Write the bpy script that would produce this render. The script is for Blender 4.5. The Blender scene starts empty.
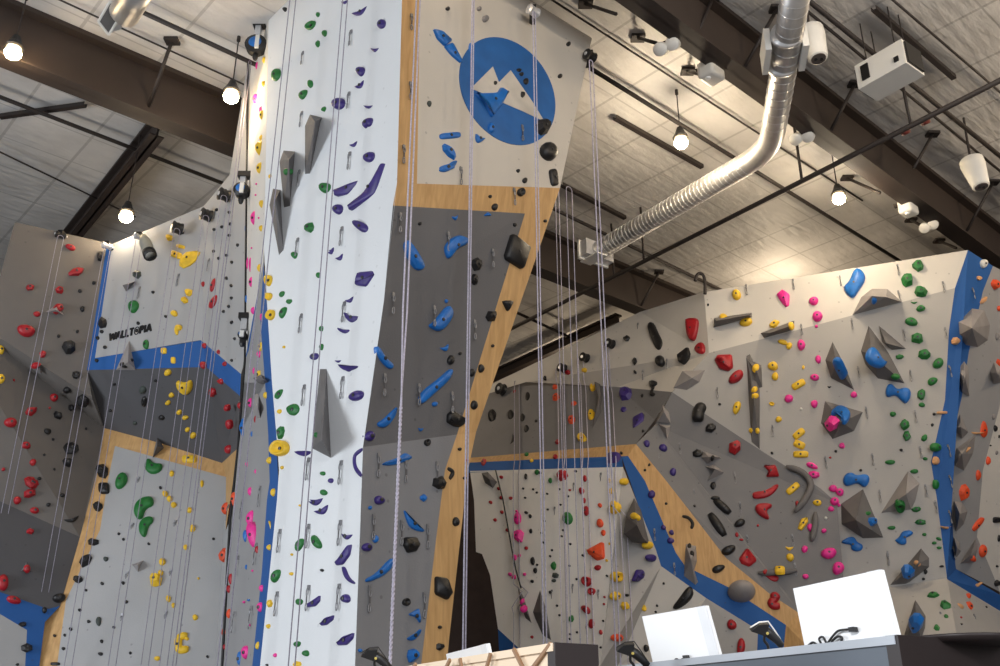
import bpy, bmesh, math, random
from mathutils import Vector, Matrix
from mathutils.bvhtree import BVHTree
random.seed(7)
scene = bpy.context.scene
COL = scene.collection.objects
FPX, PITCH, H = 960.0, math.radians(23.0), 1.0
CP, SP = math.cos(PITCH), math.sin(PITCH)
CAM = Vector((0, 0, H))
ZUP = Vector((0, 0, 1))

# ---------- camera -------------------------------------------------------
cd = bpy.data.cameras.new('camera'); co = bpy.data.objects.new('camera', cd); COL.link(co)
co.location = CAM; co.rotation_euler = (math.pi/2 + PITCH, 0, 0)
cd.sensor_width = 36; cd.lens = 36*FPX/1000; cd.clip_end = 300
scene.camera = co

def ray(px, py):
    u = (px-500)/FPX; v = (333-py)/FPX
    return Vector((u, CP - SP*v, SP + CP*v))
def pt(px, py, Y):
    d = ray(px, py); return CAM + d*(Y/d.y)
def at_z(px, py, z):
    d = ray(px, py); return CAM + d*((z-H)/d.z)
def plane3(a, b, c):
    n = (b-a).cross(c-a).normalized()
    if n.dot(CAM-a) < 0: n = -n
    return (a.copy(), n)
def vplane(a, b):                      # vertical plane through two points
    return plane3(a, b, a+ZUP)
def on(pl, px, py):
    d = ray(px, py); return CAM + d*((pl[0]-CAM).dot(pl[1])/d.dot(pl[1]))
def pix(p):
    q = p-CAM; f = q.y*CP+q.z*SP; u = q.x; v = -q.y*SP+q.z*CP
    return (500+FPX*u/f, 333-FPX*v/f)

# ---------- materials ----------------------------------------------------
def srgb(c):
    return tuple((x/255/12.92 if x/255 <= .04045 else ((x/255+.055)/1.055)**2.4) for x in c)
def base_mat(name, rgb, rough=.5, metal=0.0):
    m = bpy.data.materials.new(name); m.use_nodes = True
    nt = m.node_tree; b = nt.nodes['Principled BSDF']
    c = srgb(rgb)
    b.inputs['Base Color'].default_value = (*c, 1); b.inputs['Roughness'].default_value = rough
    b.inputs['Metallic'].default_value = metal
    return m, nt, b, c
def mat_noise(name, rgb, rough=.5, metal=0.0, scale=3.0, amt=.12, bump=0.0, bscale=60, spec=None):
    m, nt, b, c = base_mat(name, rgb, rough, metal)
    tc = nt.nodes.new('ShaderNodeTexCoord')
    n = nt.nodes.new('ShaderNodeTexNoise'); n.inputs['Scale'].default_value = scale; n.inputs['Detail'].default_value = 4
    nt.links.new(tc.outputs['Object'], n.inputs['Vector'])
    r = nt.nodes.new('ShaderNodeValToRGB')
    r.color_ramp.elements[0].position = .3; r.color_ramp.elements[1].position = .7
    r.color_ramp.elements[0].color = (*[x*(1-amt) for x in c], 1); r.color_ramp.elements[1].color = (*[min(1, x*(1+amt)) for x in c], 1)
    nt.links.new(n.outputs['Fac'], r.inputs['Fac']); nt.links.new(r.outputs['Color'], b.inputs['Base Color'])
    if bump:
        n2 = nt.nodes.new('ShaderNodeTexNoise'); n2.inputs['Scale'].default_value = bscale
        nt.links.new(tc.outputs['Object'], n2.inputs['Vector'])
        bp = nt.nodes.new('ShaderNodeBump'); bp.inputs['Strength'].default_value = bump; bp.inputs['Distance'].default_value = .01
        nt.links.new(n2.outputs['Fac'], bp.inputs['Height']); nt.links.new(bp.outputs['Normal'], b.inputs['Normal'])
    if spec is not None: b.inputs['Specular IOR Level'].default_value = spec
    return m
def mat_panel(name, rgb, amt=.07, dot=.45, rough=.75):
    """painted textured climbing panel: faint mottling and tiny dark bolt sockets"""
    m, nt, b, c = base_mat(name, rgb, rough)
    tc = nt.nodes.new('ShaderNodeTexCoord')
    n = nt.nodes.new('ShaderNodeTexNoise'); n.inputs['Scale'].default_value = .8; n.inputs['Detail'].default_value = 5
    nt.links.new(tc.outputs['Object'], n.inputs['Vector'])
    r = nt.nodes.new('ShaderNodeValToRGB')
    r.color_ramp.elements[0].position = .3; r.color_ramp.elements[1].position = .7
    r.color_ramp.elements[0].color = (*[x*(1-amt) for x in c], 1); r.color_ramp.elements[1].color = (*[min(1, x*(1+amt)) for x in c], 1)
    nt.links.new(n.outputs['Fac'], r.inputs['Fac'])
    v = nt.nodes.new('ShaderNodeTexVoronoi'); v.inputs['Scale'].default_value = 3.6; v.inputs['Randomness'].default_value = .35
    nt.links.new(tc.outputs['Object'], v.inputs['Vector'])
    lt = nt.nodes.new('ShaderNodeMath'); lt.operation = 'LESS_THAN'; lt.inputs[1].default_value = .075
    nt.links.new(v.outputs['Distance'], lt.inputs[0])
    mu = nt.nodes.new('ShaderNodeMath'); mu.operation = 'MULTIPLY'; mu.inputs[1].default_value = dot
    nt.links.new(lt.outputs[0], mu.inputs[0])
    mx = nt.nodes.new('ShaderNodeMixRGB'); mx.inputs['Color2'].default_value = (.05, .05, .05, 1)
    nt.links.new(mu.outputs[0], mx.inputs['Fac']); nt.links.new(r.outputs['Color'], mx.inputs['Color1'])
    nt.links.new(mx.outputs['Color'], b.inputs['Base Color'])
    n2 = nt.nodes.new('ShaderNodeTexNoise'); n2.inputs['Scale'].default_value = 45
    nt.links.new(tc.outputs['Object'], n2.inputs['Vector'])
    bp = nt.nodes.new('ShaderNodeBump'); bp.inputs['Strength'].default_value = .25; bp.inputs['Distance'].default_value = .01
    nt.links.new(n2.outputs['Fac'], bp.inputs['Height']); nt.links.new(bp.outputs['Normal'], b.inputs['Normal'])
    return m
def mat_wood(name, rgb):
    m, nt, b, c = base_mat(name, rgb, .6)
    tc = nt.nodes.new('ShaderNodeTexCoord'); mp = nt.nodes.new('ShaderNodeMapping')
    mp.inputs['Scale'].default_value = (6, 6, .6); nt.links.new(tc.outputs['Object'], mp.inputs['Vector'])
    n = nt.nodes.new('ShaderNodeTexNoise'); n.inputs['Scale'].default_value = 2.2; n.inputs['Detail'].default_value = 6; n.inputs['Distortion'].default_value = .8
    nt.links.new(mp.outputs['Vector'], n.inputs['Vector'])
    r = nt.nodes.new('ShaderNodeValToRGB'); r.color_ramp.elements[0].position = .3; r.color_ramp.elements[1].position = .72
    r.color_ramp.elements[0].color = (c[0]*.82, c[1]*.78, c[2]*.7, 1); r.color_ramp.elements[1].color = (min(1, c[0]*1.1), c[1]*1.1, c[2]*1.1, 1)
    nt.links.new(n.outputs['Fac'], r.inputs['Fac']); nt.links.new(r.outputs['Color'], b.inputs['Base Color'])
    return m
def mat_emit(name, rgb, s):
    m = bpy.data.materials.new(name); m.use_nodes = True; nt = m.node_tree
    b = nt.nodes['Principled BSDF']; b.inputs['Emission Color'].default_value = (*srgb(rgb), 1); b.inputs['Emission Strength'].default_value = s
    return m
PAINT = {
 'white': mat_panel('white_panel', (232, 234, 236), .03, .12),
 'beige': mat_panel('beige_panel', (204, 196, 184), .05, .25),
 'pale': mat_panel('pale_panel', (212, 209, 204), .05, .3), 'lpale': mat_panel('shaded_white_panel', (166, 166, 167), .05, .3), 'lbeige': mat_panel('shaded_beige_panel', (108, 103, 99), .06, .3), 'lgrey': mat_panel('shaded_grey_panel', (84, 83, 86), .06, .4),  # lpale, lbeige, lgrey: left-wall paints darkened, shade put into the colour
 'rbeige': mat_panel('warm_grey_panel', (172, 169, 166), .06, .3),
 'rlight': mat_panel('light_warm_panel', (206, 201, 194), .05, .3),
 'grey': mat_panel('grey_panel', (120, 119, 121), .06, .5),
 'midgrey': mat_panel('mid_grey_panel', (150, 149, 150), .06, .4),
 'dgrey': mat_panel('dark_grey_panel', (100, 99, 101), .06, .5),
 'tgrey': mat_panel('lit_tower_grey_panel', (126, 126, 129), .05, .4), 'backwhite': mat_panel('back_white_panel', (236, 232, 226), .04, .2),  # tgrey: tower grey lightened, light on the lower face painted in
 'wood': mat_wood('birch_plywood', (200, 160, 108)),
 'blue': mat_panel('blue_panel', (28, 86, 154), .06, .3),
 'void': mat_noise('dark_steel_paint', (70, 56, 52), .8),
}
PLASTIC = {k: mat_noise(n, c, r, 0, 9, .14, .25, 70) for k, (n, c, r) in {
 'R': ('red_resin', (168, 22, 34), .45), 'K': ('black_resin', (24, 23, 25), .45), 'B': ('blue_resin', (26, 108, 190), .42),
 'G': ('green_resin', (30, 112, 48), .5), 'Y': ('yellow_resin', (236, 192, 44), .5), 'P': ('pink_resin', (236, 48, 150), .48),
 'V': ('purple_resin', (58, 42, 116), .45), 'O': ('orange_resin', (224, 78, 38), .5), 'W': ('white_resin', (225, 222, 214), .5),
 'E': ('grey_resin', (132, 128, 128), .6), 'D': ('dark_green_grey_resin', (62, 70, 66), .6), 'N': ('tan_resin', (214, 160, 112), .6)}.items()}
CNAME = {'R': 'red', 'K': 'black', 'B': 'blue', 'G': 'green', 'Y': 'yellow', 'P': 'pink', 'V': 'purple', 'O': 'orange', 'W': 'white', 'E': 'grey', 'D': 'dark grey-green', 'N': 'tan'}
VOLM = {'D': mat_noise('dark_grey_volume', (106, 103, 103), .75, 0, 2, .12, .2, 50), 'E': mat_noise('grey_volume', (148, 143, 142), .75, 0, 2, .1, .2, 50), 'R': PLASTIC['R']}
STEEL = mat_noise('galvanised_steel', (214, 214, 216), .35, .45, 6, .12)
DRAWM = mat_noise('worn_carabiner_steel', (142, 142, 145), .4, .5, 8, .15)
DUCTM = mat_noise('spiral_duct_steel', (200, 198, 196), .42, .8, 3, .15)
DARKPIPE = mat_noise('dark_pipe_paint', (48, 41, 39), .6)
BROWN = mat_noise('brown_primer_steel', (56, 46, 41), .65, 0, 1.2, .1)
BLACKM = mat_noise('black_metal', (26, 25, 26), .45)
WHITEM = mat_noise('white_enamel', (232, 230, 224), .45, 0, 2, .04)
SCREENW = mat_noise('white_plastic', (253, 254, 255), .35, 0, 2, .02)
BOLT = mat_noise('bolt_steel', (70, 70, 72), .4, .6)
ROPE1 = mat_noise('lavender_rope', (196, 190, 206), .9, 0, 40, .2)
ROPE2 = mat_noise('violet_grey_rope', (158, 153, 166), .9, 0, 40, .2)
ROPEK = mat_noise('black_rope', (40, 38, 42), .9, 0, 40, .2)
SLING = mat_noise('grey_webbing', (96, 94, 96), .9)
BULB = mat_emit('warm_bulb', (255, 220, 165), 90)

# ---------- mesh helpers --------------------------------------------------
def mesh_obj(name, verts, faces, mat, parent=None, smooth=False, origin=None):
    o0 = Vector(origin) if origin is not None else Vector((0, 0, 0))
    me = bpy.data.meshes.new(name)
    me.from_pydata([tuple(Vector(v)-o0) for v in verts], [], faces)
    bm = bmesh.new(); bm.from_mesh(me)
    bmesh.ops.remove_doubles(bm, verts=bm.verts, dist=1e-5)
    bmesh.ops.recalc_face_normals(bm, faces=bm.faces)
    bm.to_mesh(me); bm.free()
    if mat: me.materials.append(mat)
    if smooth:
        for p in me.polygons: p.use_smooth = True
    o = bpy.data.objects.new(name, me); COL.link(o)
    if parent is not None:
        o.parent = parent; o.location = o0 - parent.location if parent.type == 'EMPTY' else o0 - Vector(parent.get('_o', (0, 0, 0)))
    else:
        o.location = o0
    if parent is None or parent.type != 'EMPTY': o['_o'] = tuple(o0)
    else: o['_o'] = tuple(o0)
    return o
def empty(name, loc):
    e = bpy.data.objects.new(name, None); COL.link(e); e.location = loc; e.empty_display_size = .1; e['_o'] = tuple(loc); return e
def tag(o, label, cat, group=None):
    o['label'] = label; o['category'] = cat
    if group: o['group'] = group
    return o
def struct(o):
    o['kind'] = 'structure'; return o
def merge(*parts):
    V, Fc = [], []
    for v, f in parts:
        k = len(V); V += list(v); Fc += [tuple(i+k for i in q) for q in f]
    return V, Fc
def box8(p):  # 8 corners: bottom 0-3, top 4-7
    return list(p), [(0, 3, 2, 1), (4, 5, 6, 7), (0, 1, 5, 4), (1, 2, 6, 5), (2, 3, 7, 6), (3, 0, 4, 7)]
def obox(c, ax, ay, az):  # centre and half-axes
    c = Vector(c)
    return box8([c-ax-ay-az, c+ax-ay-az, c+ax+ay-az, c-ax+ay-az, c-ax-ay+az, c+ax-ay+az, c+ax+ay+az, c-ax+ay+az])
def frame_of(d):
    d = d.normalized(); a = Vector((0, 0, 1)) if abs(d.z) < .9 else Vector((1, 0, 0))
    x = d.cross(a).normalized(); return x, x.cross(d).normalized()
def tube(pts, r, n=8, cap=True):
    pts = [Vector(p) for p in pts]; V, Fc = [], []
    rs = r if isinstance(r, (list, tuple)) else [r]*len(pts)
    x = None
    for i, p in enumerate(pts):
        d = (pts[min(i+1, len(pts)-1)]-pts[max(i-1, 0)])
        if x is None: x, y = frame_of(d)
        else:
            d = d.normalized(); x = (x - d*x.dot(d)).normalized(); y = x.cross(d).normalized()
        for k in range(n):
            a = 2*math.pi*k/n; V.append(p + (x*math.cos(a)+y*math.sin(a))*rs[i])
    for i in range(len(pts)-1):
        for k in range(n):
            Fc.append((i*n+k, i*n+(k+1) % n, (i+1)*n+(k+1) % n, (i+1)*n+k))
    if cap:
        Fc.append(tuple(range(n))); Fc.append(tuple((len(pts)-1)*n+k for k in range(n)))
    return V, Fc
def ball(c, r, nu=14, nv=8, sz=1.0):
    V, Fc = [], []
    for j in range(nv+1):
        t = math.pi*j/nv
        for i in range(nu):
            a = 2*math.pi*i/nu; V.append(Vector(c)+Vector((r*math.sin(t)*math.cos(a), r*math.sin(t)*math.sin(a), r*sz*math.cos(t))))
    for j in range(nv):
        for i in range(nu): Fc.append((j*nu+i, j*nu+(i+1) % nu, (j+1)*nu+(i+1) % nu, (j+1)*nu+i))
    return V, Fc
def lathe(c, prof, n=18, axis=ZUP):
    x, y = frame_of(axis); V, Fc = [], []
    for r, z in prof:
        for k in range(n):
            a = 2*math.pi*k/n; V.append(Vector(c)+(x*math.cos(a)+y*math.sin(a))*r+axis*z)
    for j in range(len(prof)-1):
        for k in range(n): Fc.append((j*n+k, j*n+(k+1) % n, (j+1)*n+(k+1) % n, (j+1)*n+k))
    Fc.append(tuple(range(n))); Fc.append(tuple((len(prof)-1)*n+k for k in range(n)))
    return V, Fc
def spline(pts, k=6):
    P = [Vector(p) for p in pts]; P = [P[0]*2-P[1]]+P+[P[-1]*2-P[-2]]; out = []
    for i in range(1, len(P)-2):
        for j in range(k):
            t = j/k; a, b, c, d = P[i-1:i+3]
            out.append(.5*((2*b)+(c-a)*t+(2*a-5*b+4*c-d)*t*t+(3*b-a-3*c+d)*t**3))
    out.append(P[-2]); return out

# ---------- the climbing walls -------------------------------------------
WV, WF, WR = [], [], []     # everything a hold can be bolted to: vertices, faces, region names
def wall(name, polys):
    """polys: (colour, region, [3-D points]); one structure mesh, one material slot per colour"""
    me = bpy.data.meshes.new(name); V, Fc, M = [], [], []; slots = []
    for colr, reg, P in polys:
        k = len(V); nrm = Vector((0, 0, 0))
        for i in range(len(P)): nrm += (P[i]-P[0]).cross(P[(i+1) % len(P)]-P[0])
        c = sum(P, Vector((0, 0, 0)))/len(P)
        if nrm.dot(CAM-c) < 0: P = P[::-1]
        V += P; Fc.append(tuple(range(k, k+len(P))))
        if colr not in slots: slots.append(colr)
        M.append(slots.index(colr))
        if reg:
            k2 = len(WV); WV.extend(P); WF.append(tuple(range(k2, k2+len(P)))); WR.append(reg)
    me.from_pydata([tuple(v) for v in V], [], Fc)
    for s in slots: me.materials.append(PAINT[s])
    for p, i in zip(me.polygons, M): p.material_index = i
    o = bpy.data.objects.new(name, me); COL.link(o); struct(o); return o
def PP(pl, *xy): return [on(pl, xy[i], xy[i+1]) for i in range(0, len(xy), 2)]
D1 = Vector((.743, .669, 0)).normalized(); D2 = Vector((-.669, .743, 0)).normalized()
# --- central tower
a0 = pt(403, -78, 11.0)
PB = (a0, plane3(a0, a0+D1, a0+ZUP)[1]); PW = (a0, plane3(a0, a0+D2, a0+ZUP)[1])
T = {}
def tw(px, py): return on(PW, px, py)
arris = [(403, -78), (402, 0), (397, 183), (384, 300), (371, 395), (363, 447), (361, 520), (355, 666), (347, 870)]
wleft = [(272, -110), (269, 0), (264, 250), (268, 320), (272, 383), (276, 430), (279, 470), (277, 500), (260, 666), (238, 870)]
A = [tw(*p) for p in arris]
a1, a2 = A[2], A[5]
b1 = on(PB, 560, 188)
PG = plane3(a1, a2, b1); b2 = on(PG, 476, 432)
PG2 = plane3(a2, b2, A[7])
bt = on(PB, 592, 38)
beige_top = [on(PB, 420, -66), bt]
g = lambda x, y: on(PG, x, y)
g2 = lambda x, y: on(PG2, x, y)
btop0 = on(PB, 403, -78)
back = Vector((-.55, .84, 0))*3.2
tr = [bt, b1, b2, g2(468, 470), g2(449, 640), g2(430, 870)]
tower = [
 ('white', 'white front face of the tower', [tw(*p) for p in wleft] + A[::-1]),
 ('wood', 'plywood edge of the tower top', [btop0, on(PB, 402, 0), on(PB, 397, 183), on(PB, 417, 183.6), on(PB, 420, 0), on(PB, 421, -66)]),
 ('beige', 'beige top panel of the tower', [on(PB, 421, -66), on(PB, 420, 0), on(PB, 417, 183.6), b1, bt]),
 ('wood', 'plywood band across the tower', [a1, b1, g(525, 213.5), g(393, 205.5)]),
 ('dgrey', 'dark grey overhang of the tower', [g(393, 205.5), g(525, 213.5), g(457, 434.5), a2, A[4], A[3]]),
 ('wood', 'plywood edge strip of the tower', [g(525, 213.5), b1, b2, g(457, 434.5)]),
 ('tgrey', 'lower grey face of the tower', [a2, g2(457, 434.5), g2(445, 470), g2(436, 540), g2(421, 666), g2(398, 870), A[8], A[7], A[6]]),
 ('wood', 'plywood edge strip of the tower', [g2(457, 434.5), b2, g2(468, 470), g2(449, 640), g2(430, 870), g2(398, 870), g2(421, 666), g2(436, 540), g2(445, 470)]),
]
for i in range(len(tr)-1):
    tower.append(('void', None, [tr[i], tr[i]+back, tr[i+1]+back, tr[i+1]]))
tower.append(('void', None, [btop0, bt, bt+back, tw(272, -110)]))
# --- narrow left side of the tower
bl = {'t': pt(252, -90, 15.4), 'a': pt(248, 60, 15.4), 'b': pt(247, 150, 15.4), 'c': pt(245, 360, 15.6), 'd': pt(238, 448, 15.7), 'e': pt(230, 520, 15.6), 'f': pt(222, 666, 15.4), 'g': pt(205, 870, 15.3)}
wl = [tw(*p) for p in wleft]
PS = plane3(bl['b'], wl[2], wl[1]); PS2 = plane3(bl['c'], wl[2], wl[4]); PS3 = plane3(bl['f'], wl[7], wl[8])
s2 = lambda x, y: on(PS2, x, y)
mid = lambda i, j, t: wl[i].lerp(wl[j], t)
tip = on(PW, 263.5, 262); 
L = [bl['c'], bl['d'], bl['e'], bl['f'], bl['g']]
def across(t, q, k):   # point a fraction t of the way from the corner line to the white face's edge
    return q.lerp(k, t)
side = [('pale', 'narrow side of the tower', [bl['t'], bl['a'], bl['b'], bl['c'], tip, wl[2], wl[1], wl[0]])]
rows = [(bl['c'], tip, tip), ]
# blue wedge: right strip follows the white edge, left strip follows the corner line
R_edge = [tip, wl[3], wl[4], wl[5], wl[6], wl[7], wl[8], wl[9]]
def lp(A_, y):   # point of a polyline at picture height y
    for p, q in zip(A_, A_[1:]):
        yp, yq = pix(p)[1], pix(q)[1]
        if yp <= y <= yq+1e-6: return p.lerp(q, (y-yp)/max(1e-6, yq-yp))
    return A_[-1]
Lc = [bl['b'], bl['c'], bl['d'], bl['e'], bl['f'], bl['g']]
ys = [(268, 263.5), (320, 261), (383, 266), (436, 269.5), (482, 271), (500, 268.5), (575, 263), (665, 253.5), (868, 230)]
grey_pts, blue_l, blue_r, left_pts = [], [tip], [tip], []
for y, x in ys:
    r = lp(R_edge, y); l = lp(Lc, y); xl, xr = pix(l)[0], pix(r)[0]
    t = (x-xl)/(xr-xl); blue_l.append(l.lerp(r, t)); blue_r.append(r); left_pts.append(l)
for i in range(len(blue_l)-1):
    if i == 0: side.append(('blue', 'narrow side of the tower', [tip, blue_r[1], blue_l[1]]))
    else: side.append(('blue', 'blue strip on the narrow side of the tower', [blue_l[i], blue_r[i], blue_r[i+1], blue_l[i+1]]))
lb0, lb1 = bl['c'], blue_l[2]
side.append(('blue', 'narrow side of the tower', [tip, blue_l[1].lerp(lp(Lc, 320), .25), bl['c'].lerp(blue_l[2], .26), bl['c']]))
side.append(('midgrey', 'grey lower side of the tower', [tip, blue_l[1], blue_l[2], bl['c'].lerp(blue_l[2], .26)]))
lo = [bl['c'].lerp(blue_l[2], .0)] + left_pts[3:]
side.append(('midgrey', 'grey lower side of the tower', [bl['c'], bl['c'].lerp(blue_l[2], .26), blue_l[2], blue_l[3], left_pts[3]]))
for i in range(3, len(blue_l)-1):
    side.append(('midgrey', 'grey lower side of the tower', [left_pts[i-1] if i > 3 else left_pts[2].lerp(left_pts[3], 0), blue_l[i], blue_l[i+1], left_pts[i]]) if False else ('midgrey', 'grey lower side of the tower', [left_pts[i-1], blue_l[i], blue_l[i+1], left_pts[i]]))
wall('wall_center', tower + side)

# --- left walls
k0 = pt(107, 243, 18.0); k1 = pt(204, 206, 17.0); k2 = bl['b']
kb = pt(203, 342, 16.9)
U0 = plane3(k0, k1, kb); UL = plane3(k1, kb, bl['c'])
u0 = lambda x, y: on(U0, x, y)
ul = lambda x, y: on(UL, x, y)
c88 = u0(87, 370); c205 = u0(206, 367); c240 = ul(240, 396)
o104 = pt(104, 428, 18.9); o228 = pt(226, 465, 17.2)
PO = plane3(c88, c205, o104); PO2 = plane3(c205, c240, o228)
o226 = on(PO, 222, 463); 
LW = plane3(o104, o226, pt(40, 666, 17.4)); lw = lambda x, y: on(LW, x, y)
left = [
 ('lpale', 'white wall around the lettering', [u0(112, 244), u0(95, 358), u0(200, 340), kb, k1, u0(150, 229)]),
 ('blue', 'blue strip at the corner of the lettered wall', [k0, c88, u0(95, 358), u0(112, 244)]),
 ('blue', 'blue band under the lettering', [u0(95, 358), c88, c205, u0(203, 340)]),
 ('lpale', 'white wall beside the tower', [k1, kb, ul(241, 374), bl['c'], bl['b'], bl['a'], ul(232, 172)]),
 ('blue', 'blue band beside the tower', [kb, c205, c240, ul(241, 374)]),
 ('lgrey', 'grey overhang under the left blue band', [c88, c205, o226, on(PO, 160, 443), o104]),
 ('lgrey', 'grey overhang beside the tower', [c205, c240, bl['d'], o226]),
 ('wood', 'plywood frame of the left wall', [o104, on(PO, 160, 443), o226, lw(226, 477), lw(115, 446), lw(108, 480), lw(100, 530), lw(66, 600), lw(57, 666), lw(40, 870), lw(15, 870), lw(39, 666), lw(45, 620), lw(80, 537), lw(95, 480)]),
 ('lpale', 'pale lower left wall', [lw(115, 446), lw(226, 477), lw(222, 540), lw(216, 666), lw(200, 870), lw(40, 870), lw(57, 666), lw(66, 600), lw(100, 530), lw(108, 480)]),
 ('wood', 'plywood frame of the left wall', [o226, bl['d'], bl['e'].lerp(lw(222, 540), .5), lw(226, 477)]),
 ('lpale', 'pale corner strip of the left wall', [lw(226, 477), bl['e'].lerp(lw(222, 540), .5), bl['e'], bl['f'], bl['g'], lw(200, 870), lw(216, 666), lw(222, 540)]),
]
wall('wall_left', left)
n0 = pt(15, 222, 17.1)
PU = plane3(n0, k0, c88); nl = on(PU, 0, 276); m90 = on(PU, 92, 398); m0 = on(PU, -70, 292); n1 = nl
m80 = lw(80, 537)
PL2 = plane3(m0, m90, m80); m00 = on(PL2, -70, 470)
b66, b45 = on(PL2, 62, 606), lw(44, 622)
PL3 = plane3(m80, m00, pt(40, 666, 17.35)); l3 = lambda x, y: on(PL3, x, y)
far = [
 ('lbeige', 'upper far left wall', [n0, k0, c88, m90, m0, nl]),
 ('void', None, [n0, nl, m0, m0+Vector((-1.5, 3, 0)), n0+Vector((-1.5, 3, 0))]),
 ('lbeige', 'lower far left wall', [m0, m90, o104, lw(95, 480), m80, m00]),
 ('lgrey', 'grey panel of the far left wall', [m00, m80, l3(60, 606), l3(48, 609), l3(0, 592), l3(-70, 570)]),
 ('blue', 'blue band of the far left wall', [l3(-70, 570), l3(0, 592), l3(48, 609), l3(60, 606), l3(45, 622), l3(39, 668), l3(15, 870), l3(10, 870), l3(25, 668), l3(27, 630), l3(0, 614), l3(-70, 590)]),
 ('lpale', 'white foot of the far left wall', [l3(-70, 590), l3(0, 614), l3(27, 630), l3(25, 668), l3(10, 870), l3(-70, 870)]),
]
wall('wall_west', far)

# --- back and right walls
t3 = pt(704, 292, 21.2); t4 = pt(968, 250, 19.0); t1 = pt(560, 351, 25.7)
PH = vplane(t3, t4); VR = plane3(t1, on(vplane(t1, pt(640, 312, 23.35)), 640, 312), t1+Vector((0, .02, -1)))
t2 = pt(640, 312, 23.35); VR = vplane(t1, t2)
c1 = on(PH, 709, 353); c2 = on(PH, 955, 288)
PM = plane3(c1, c2, pt(938, 478, 19.9)); pm = lambda x, y: on(PM, x, y)
q = pm(672, 392)
vr = lambda x, y: on(VR, x, y)
uA, uB = vr(526, 382), vr(618, 387)
e820 = pm(820, 488)
PG3 = plane3(q, e820, pt(800, 612, 20.6)); g3 = lambda x, y: on(PG3, x, y)
w0 = g3(636, 444)
PBG = plane3(uB, w0, pt(470, 457, 25.6)); bg = lambda x, y: on(PBG, x, y)
# diagonal plywood / blue strip
z1, z2, z3, z4 = g3(682, 501), g3(726, 558), g3(770, 594), g3(799, 613)
wmid = [g3(628, 456)] + [g3(*p) for p in ((645, 481), (676, 553), (685, 566), (728, 587), (786, 625))]
wlow = [g3(622, 458)] + [g3(*p) for p, y_ in (((640, 510), 23.6), ((656, 550), 22.8), ((661, 566), 22.4), ((706, 598), 21.7), ((758, 630), 21.0))]
print('DEPTHS', [round(v.y, 2) for v in wmid], [round(v.y, 2) for v in wlow], round(g3(636, 444).y, 2), round(g3(664, 478).y, 2), z4.y)
wtop = [w0, g3(664, 478), z1, z2, z3, z4]
back = [
 ('rlight', 'pale back wall under the ceiling', [vr(455, 404), vr(500, 380), t1, t2, t3, c1, q, uB, uA]),
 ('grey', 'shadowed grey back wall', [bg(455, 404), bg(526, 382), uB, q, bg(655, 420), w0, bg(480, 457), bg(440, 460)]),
 ('wood', 'plywood band on the back wall', [bg(440, 460), bg(480, 457), w0, wmid[0], bg(545, 459), bg(440, 464)]),
 ('blue', 'blue band on the back wall', [bg(440, 464), bg(545, 459), wmid[0], wlow[0], bg(623, 467), bg(545, 469), bg(440, 474)]),
]
RLp = plane3(bg(623, 467), bg(475, 472), pt(600, 666, bg(610, 467).y-.7)); rl = lambda x, y: on(RLp, x, y)
back += [
 ('backwhite', 'white lower back wall', [rl(470, 471), rl(545, 469), rl(623, 467), rl(613, 563), rl(600, 666), rl(580, 870), rl(548, 870), rl(523, 652), rl(498, 629), rl(490, 575), rl(482, 554), rl(476, 552), rl(474, 500)]),
 ('blue', 'blue foot of the back wall', [rl(498, 629), rl(523, 652), rl(548, 870), rl(536, 870), rl(512, 655), rl(499, 650)]),
]
wall('wall_back', back)
right = [
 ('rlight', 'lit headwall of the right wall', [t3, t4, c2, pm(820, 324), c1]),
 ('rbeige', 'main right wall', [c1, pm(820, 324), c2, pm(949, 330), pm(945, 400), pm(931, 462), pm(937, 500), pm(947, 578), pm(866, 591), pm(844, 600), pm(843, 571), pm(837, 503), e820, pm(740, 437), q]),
]
lowp = plane3(pm(866, 591), pm(947, 578), pt(900, 660, 18.6)); lo_ = lambda x, y: on(lowp, x, y)
right += [
 ('rbeige', 'pale foot of the right wall', [pm(844, 596), pm(866, 591), pm(947, 578), lo_(957, 637), lo_(985, 870), lo_(830, 870), lo_(840, 660)]),
 ('dgrey' if False else 'grey', 'grey facet of the right wall', [q, pm(740, 437), e820, g3(837, 503), g3(843, 571), g3(844, 600), g3(838, 660), g3(822, 870), g3(790, 870), g3(806, 645), z4, z3, z2, z1, wtop[1], w0, pm(655, 425)]),
]
for i in range(5):
    right.append(('wood', 'diagonal plywood band', [wtop[i], wtop[i+1], wmid[i+1], wmid[i]]))
    right.append(('blue', 'diagonal blue band', [wmid[i], wmid[i+1], wlow[i+1], wlow[i]]))
wf = pt(806, 645, 20.3); 
right += [
 ('wood', 'diagonal plywood band', [wmid[5], z4, wf, g3(790, 870), pt(770, 870, 20.6), pt(783, 655, 20.6)]),
 ('blue', 'diagonal blue band', [wlow[5], wmid[5], pt(783, 655, 20.6), pt(770, 870, 20.6), pt(750, 870, 20.7), pt(757, 655, 20.7)]),
 ('rbeige', 'pale facet under the blue band', [bg(623, 467), wlow[1], wlow[2], wlow[3], pt(624, 641, 21.7), pt(618, 666, 21.7), pt(598, 870, 21.6), rl(580, 870), rl(600, 666), rl(613, 563)]),
 ('rlight', 'pale foot facet under the blue band', [wlow[3], wlow[4], pt(662, 663, 21.1), pt(618, 666, 21.7), pt(624, 641, 21.7)]),
 ('rbeige', 'pale foot facet under the blue band', [wlow[4], wlow[5], pt(757, 655, 20.7), pt(750, 870, 20.7), pt(598, 870, 21.6), pt(618, 666, 21.7), pt(662, 663, 21.1)]),
]
wall('wall_right', right)
t5 = t4 + Vector((.80, .60, 0))*3.5
PR = plane3(t4, t5, pm(938, 478)); pr = lambda x, y: on(PR, x, y)
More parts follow.
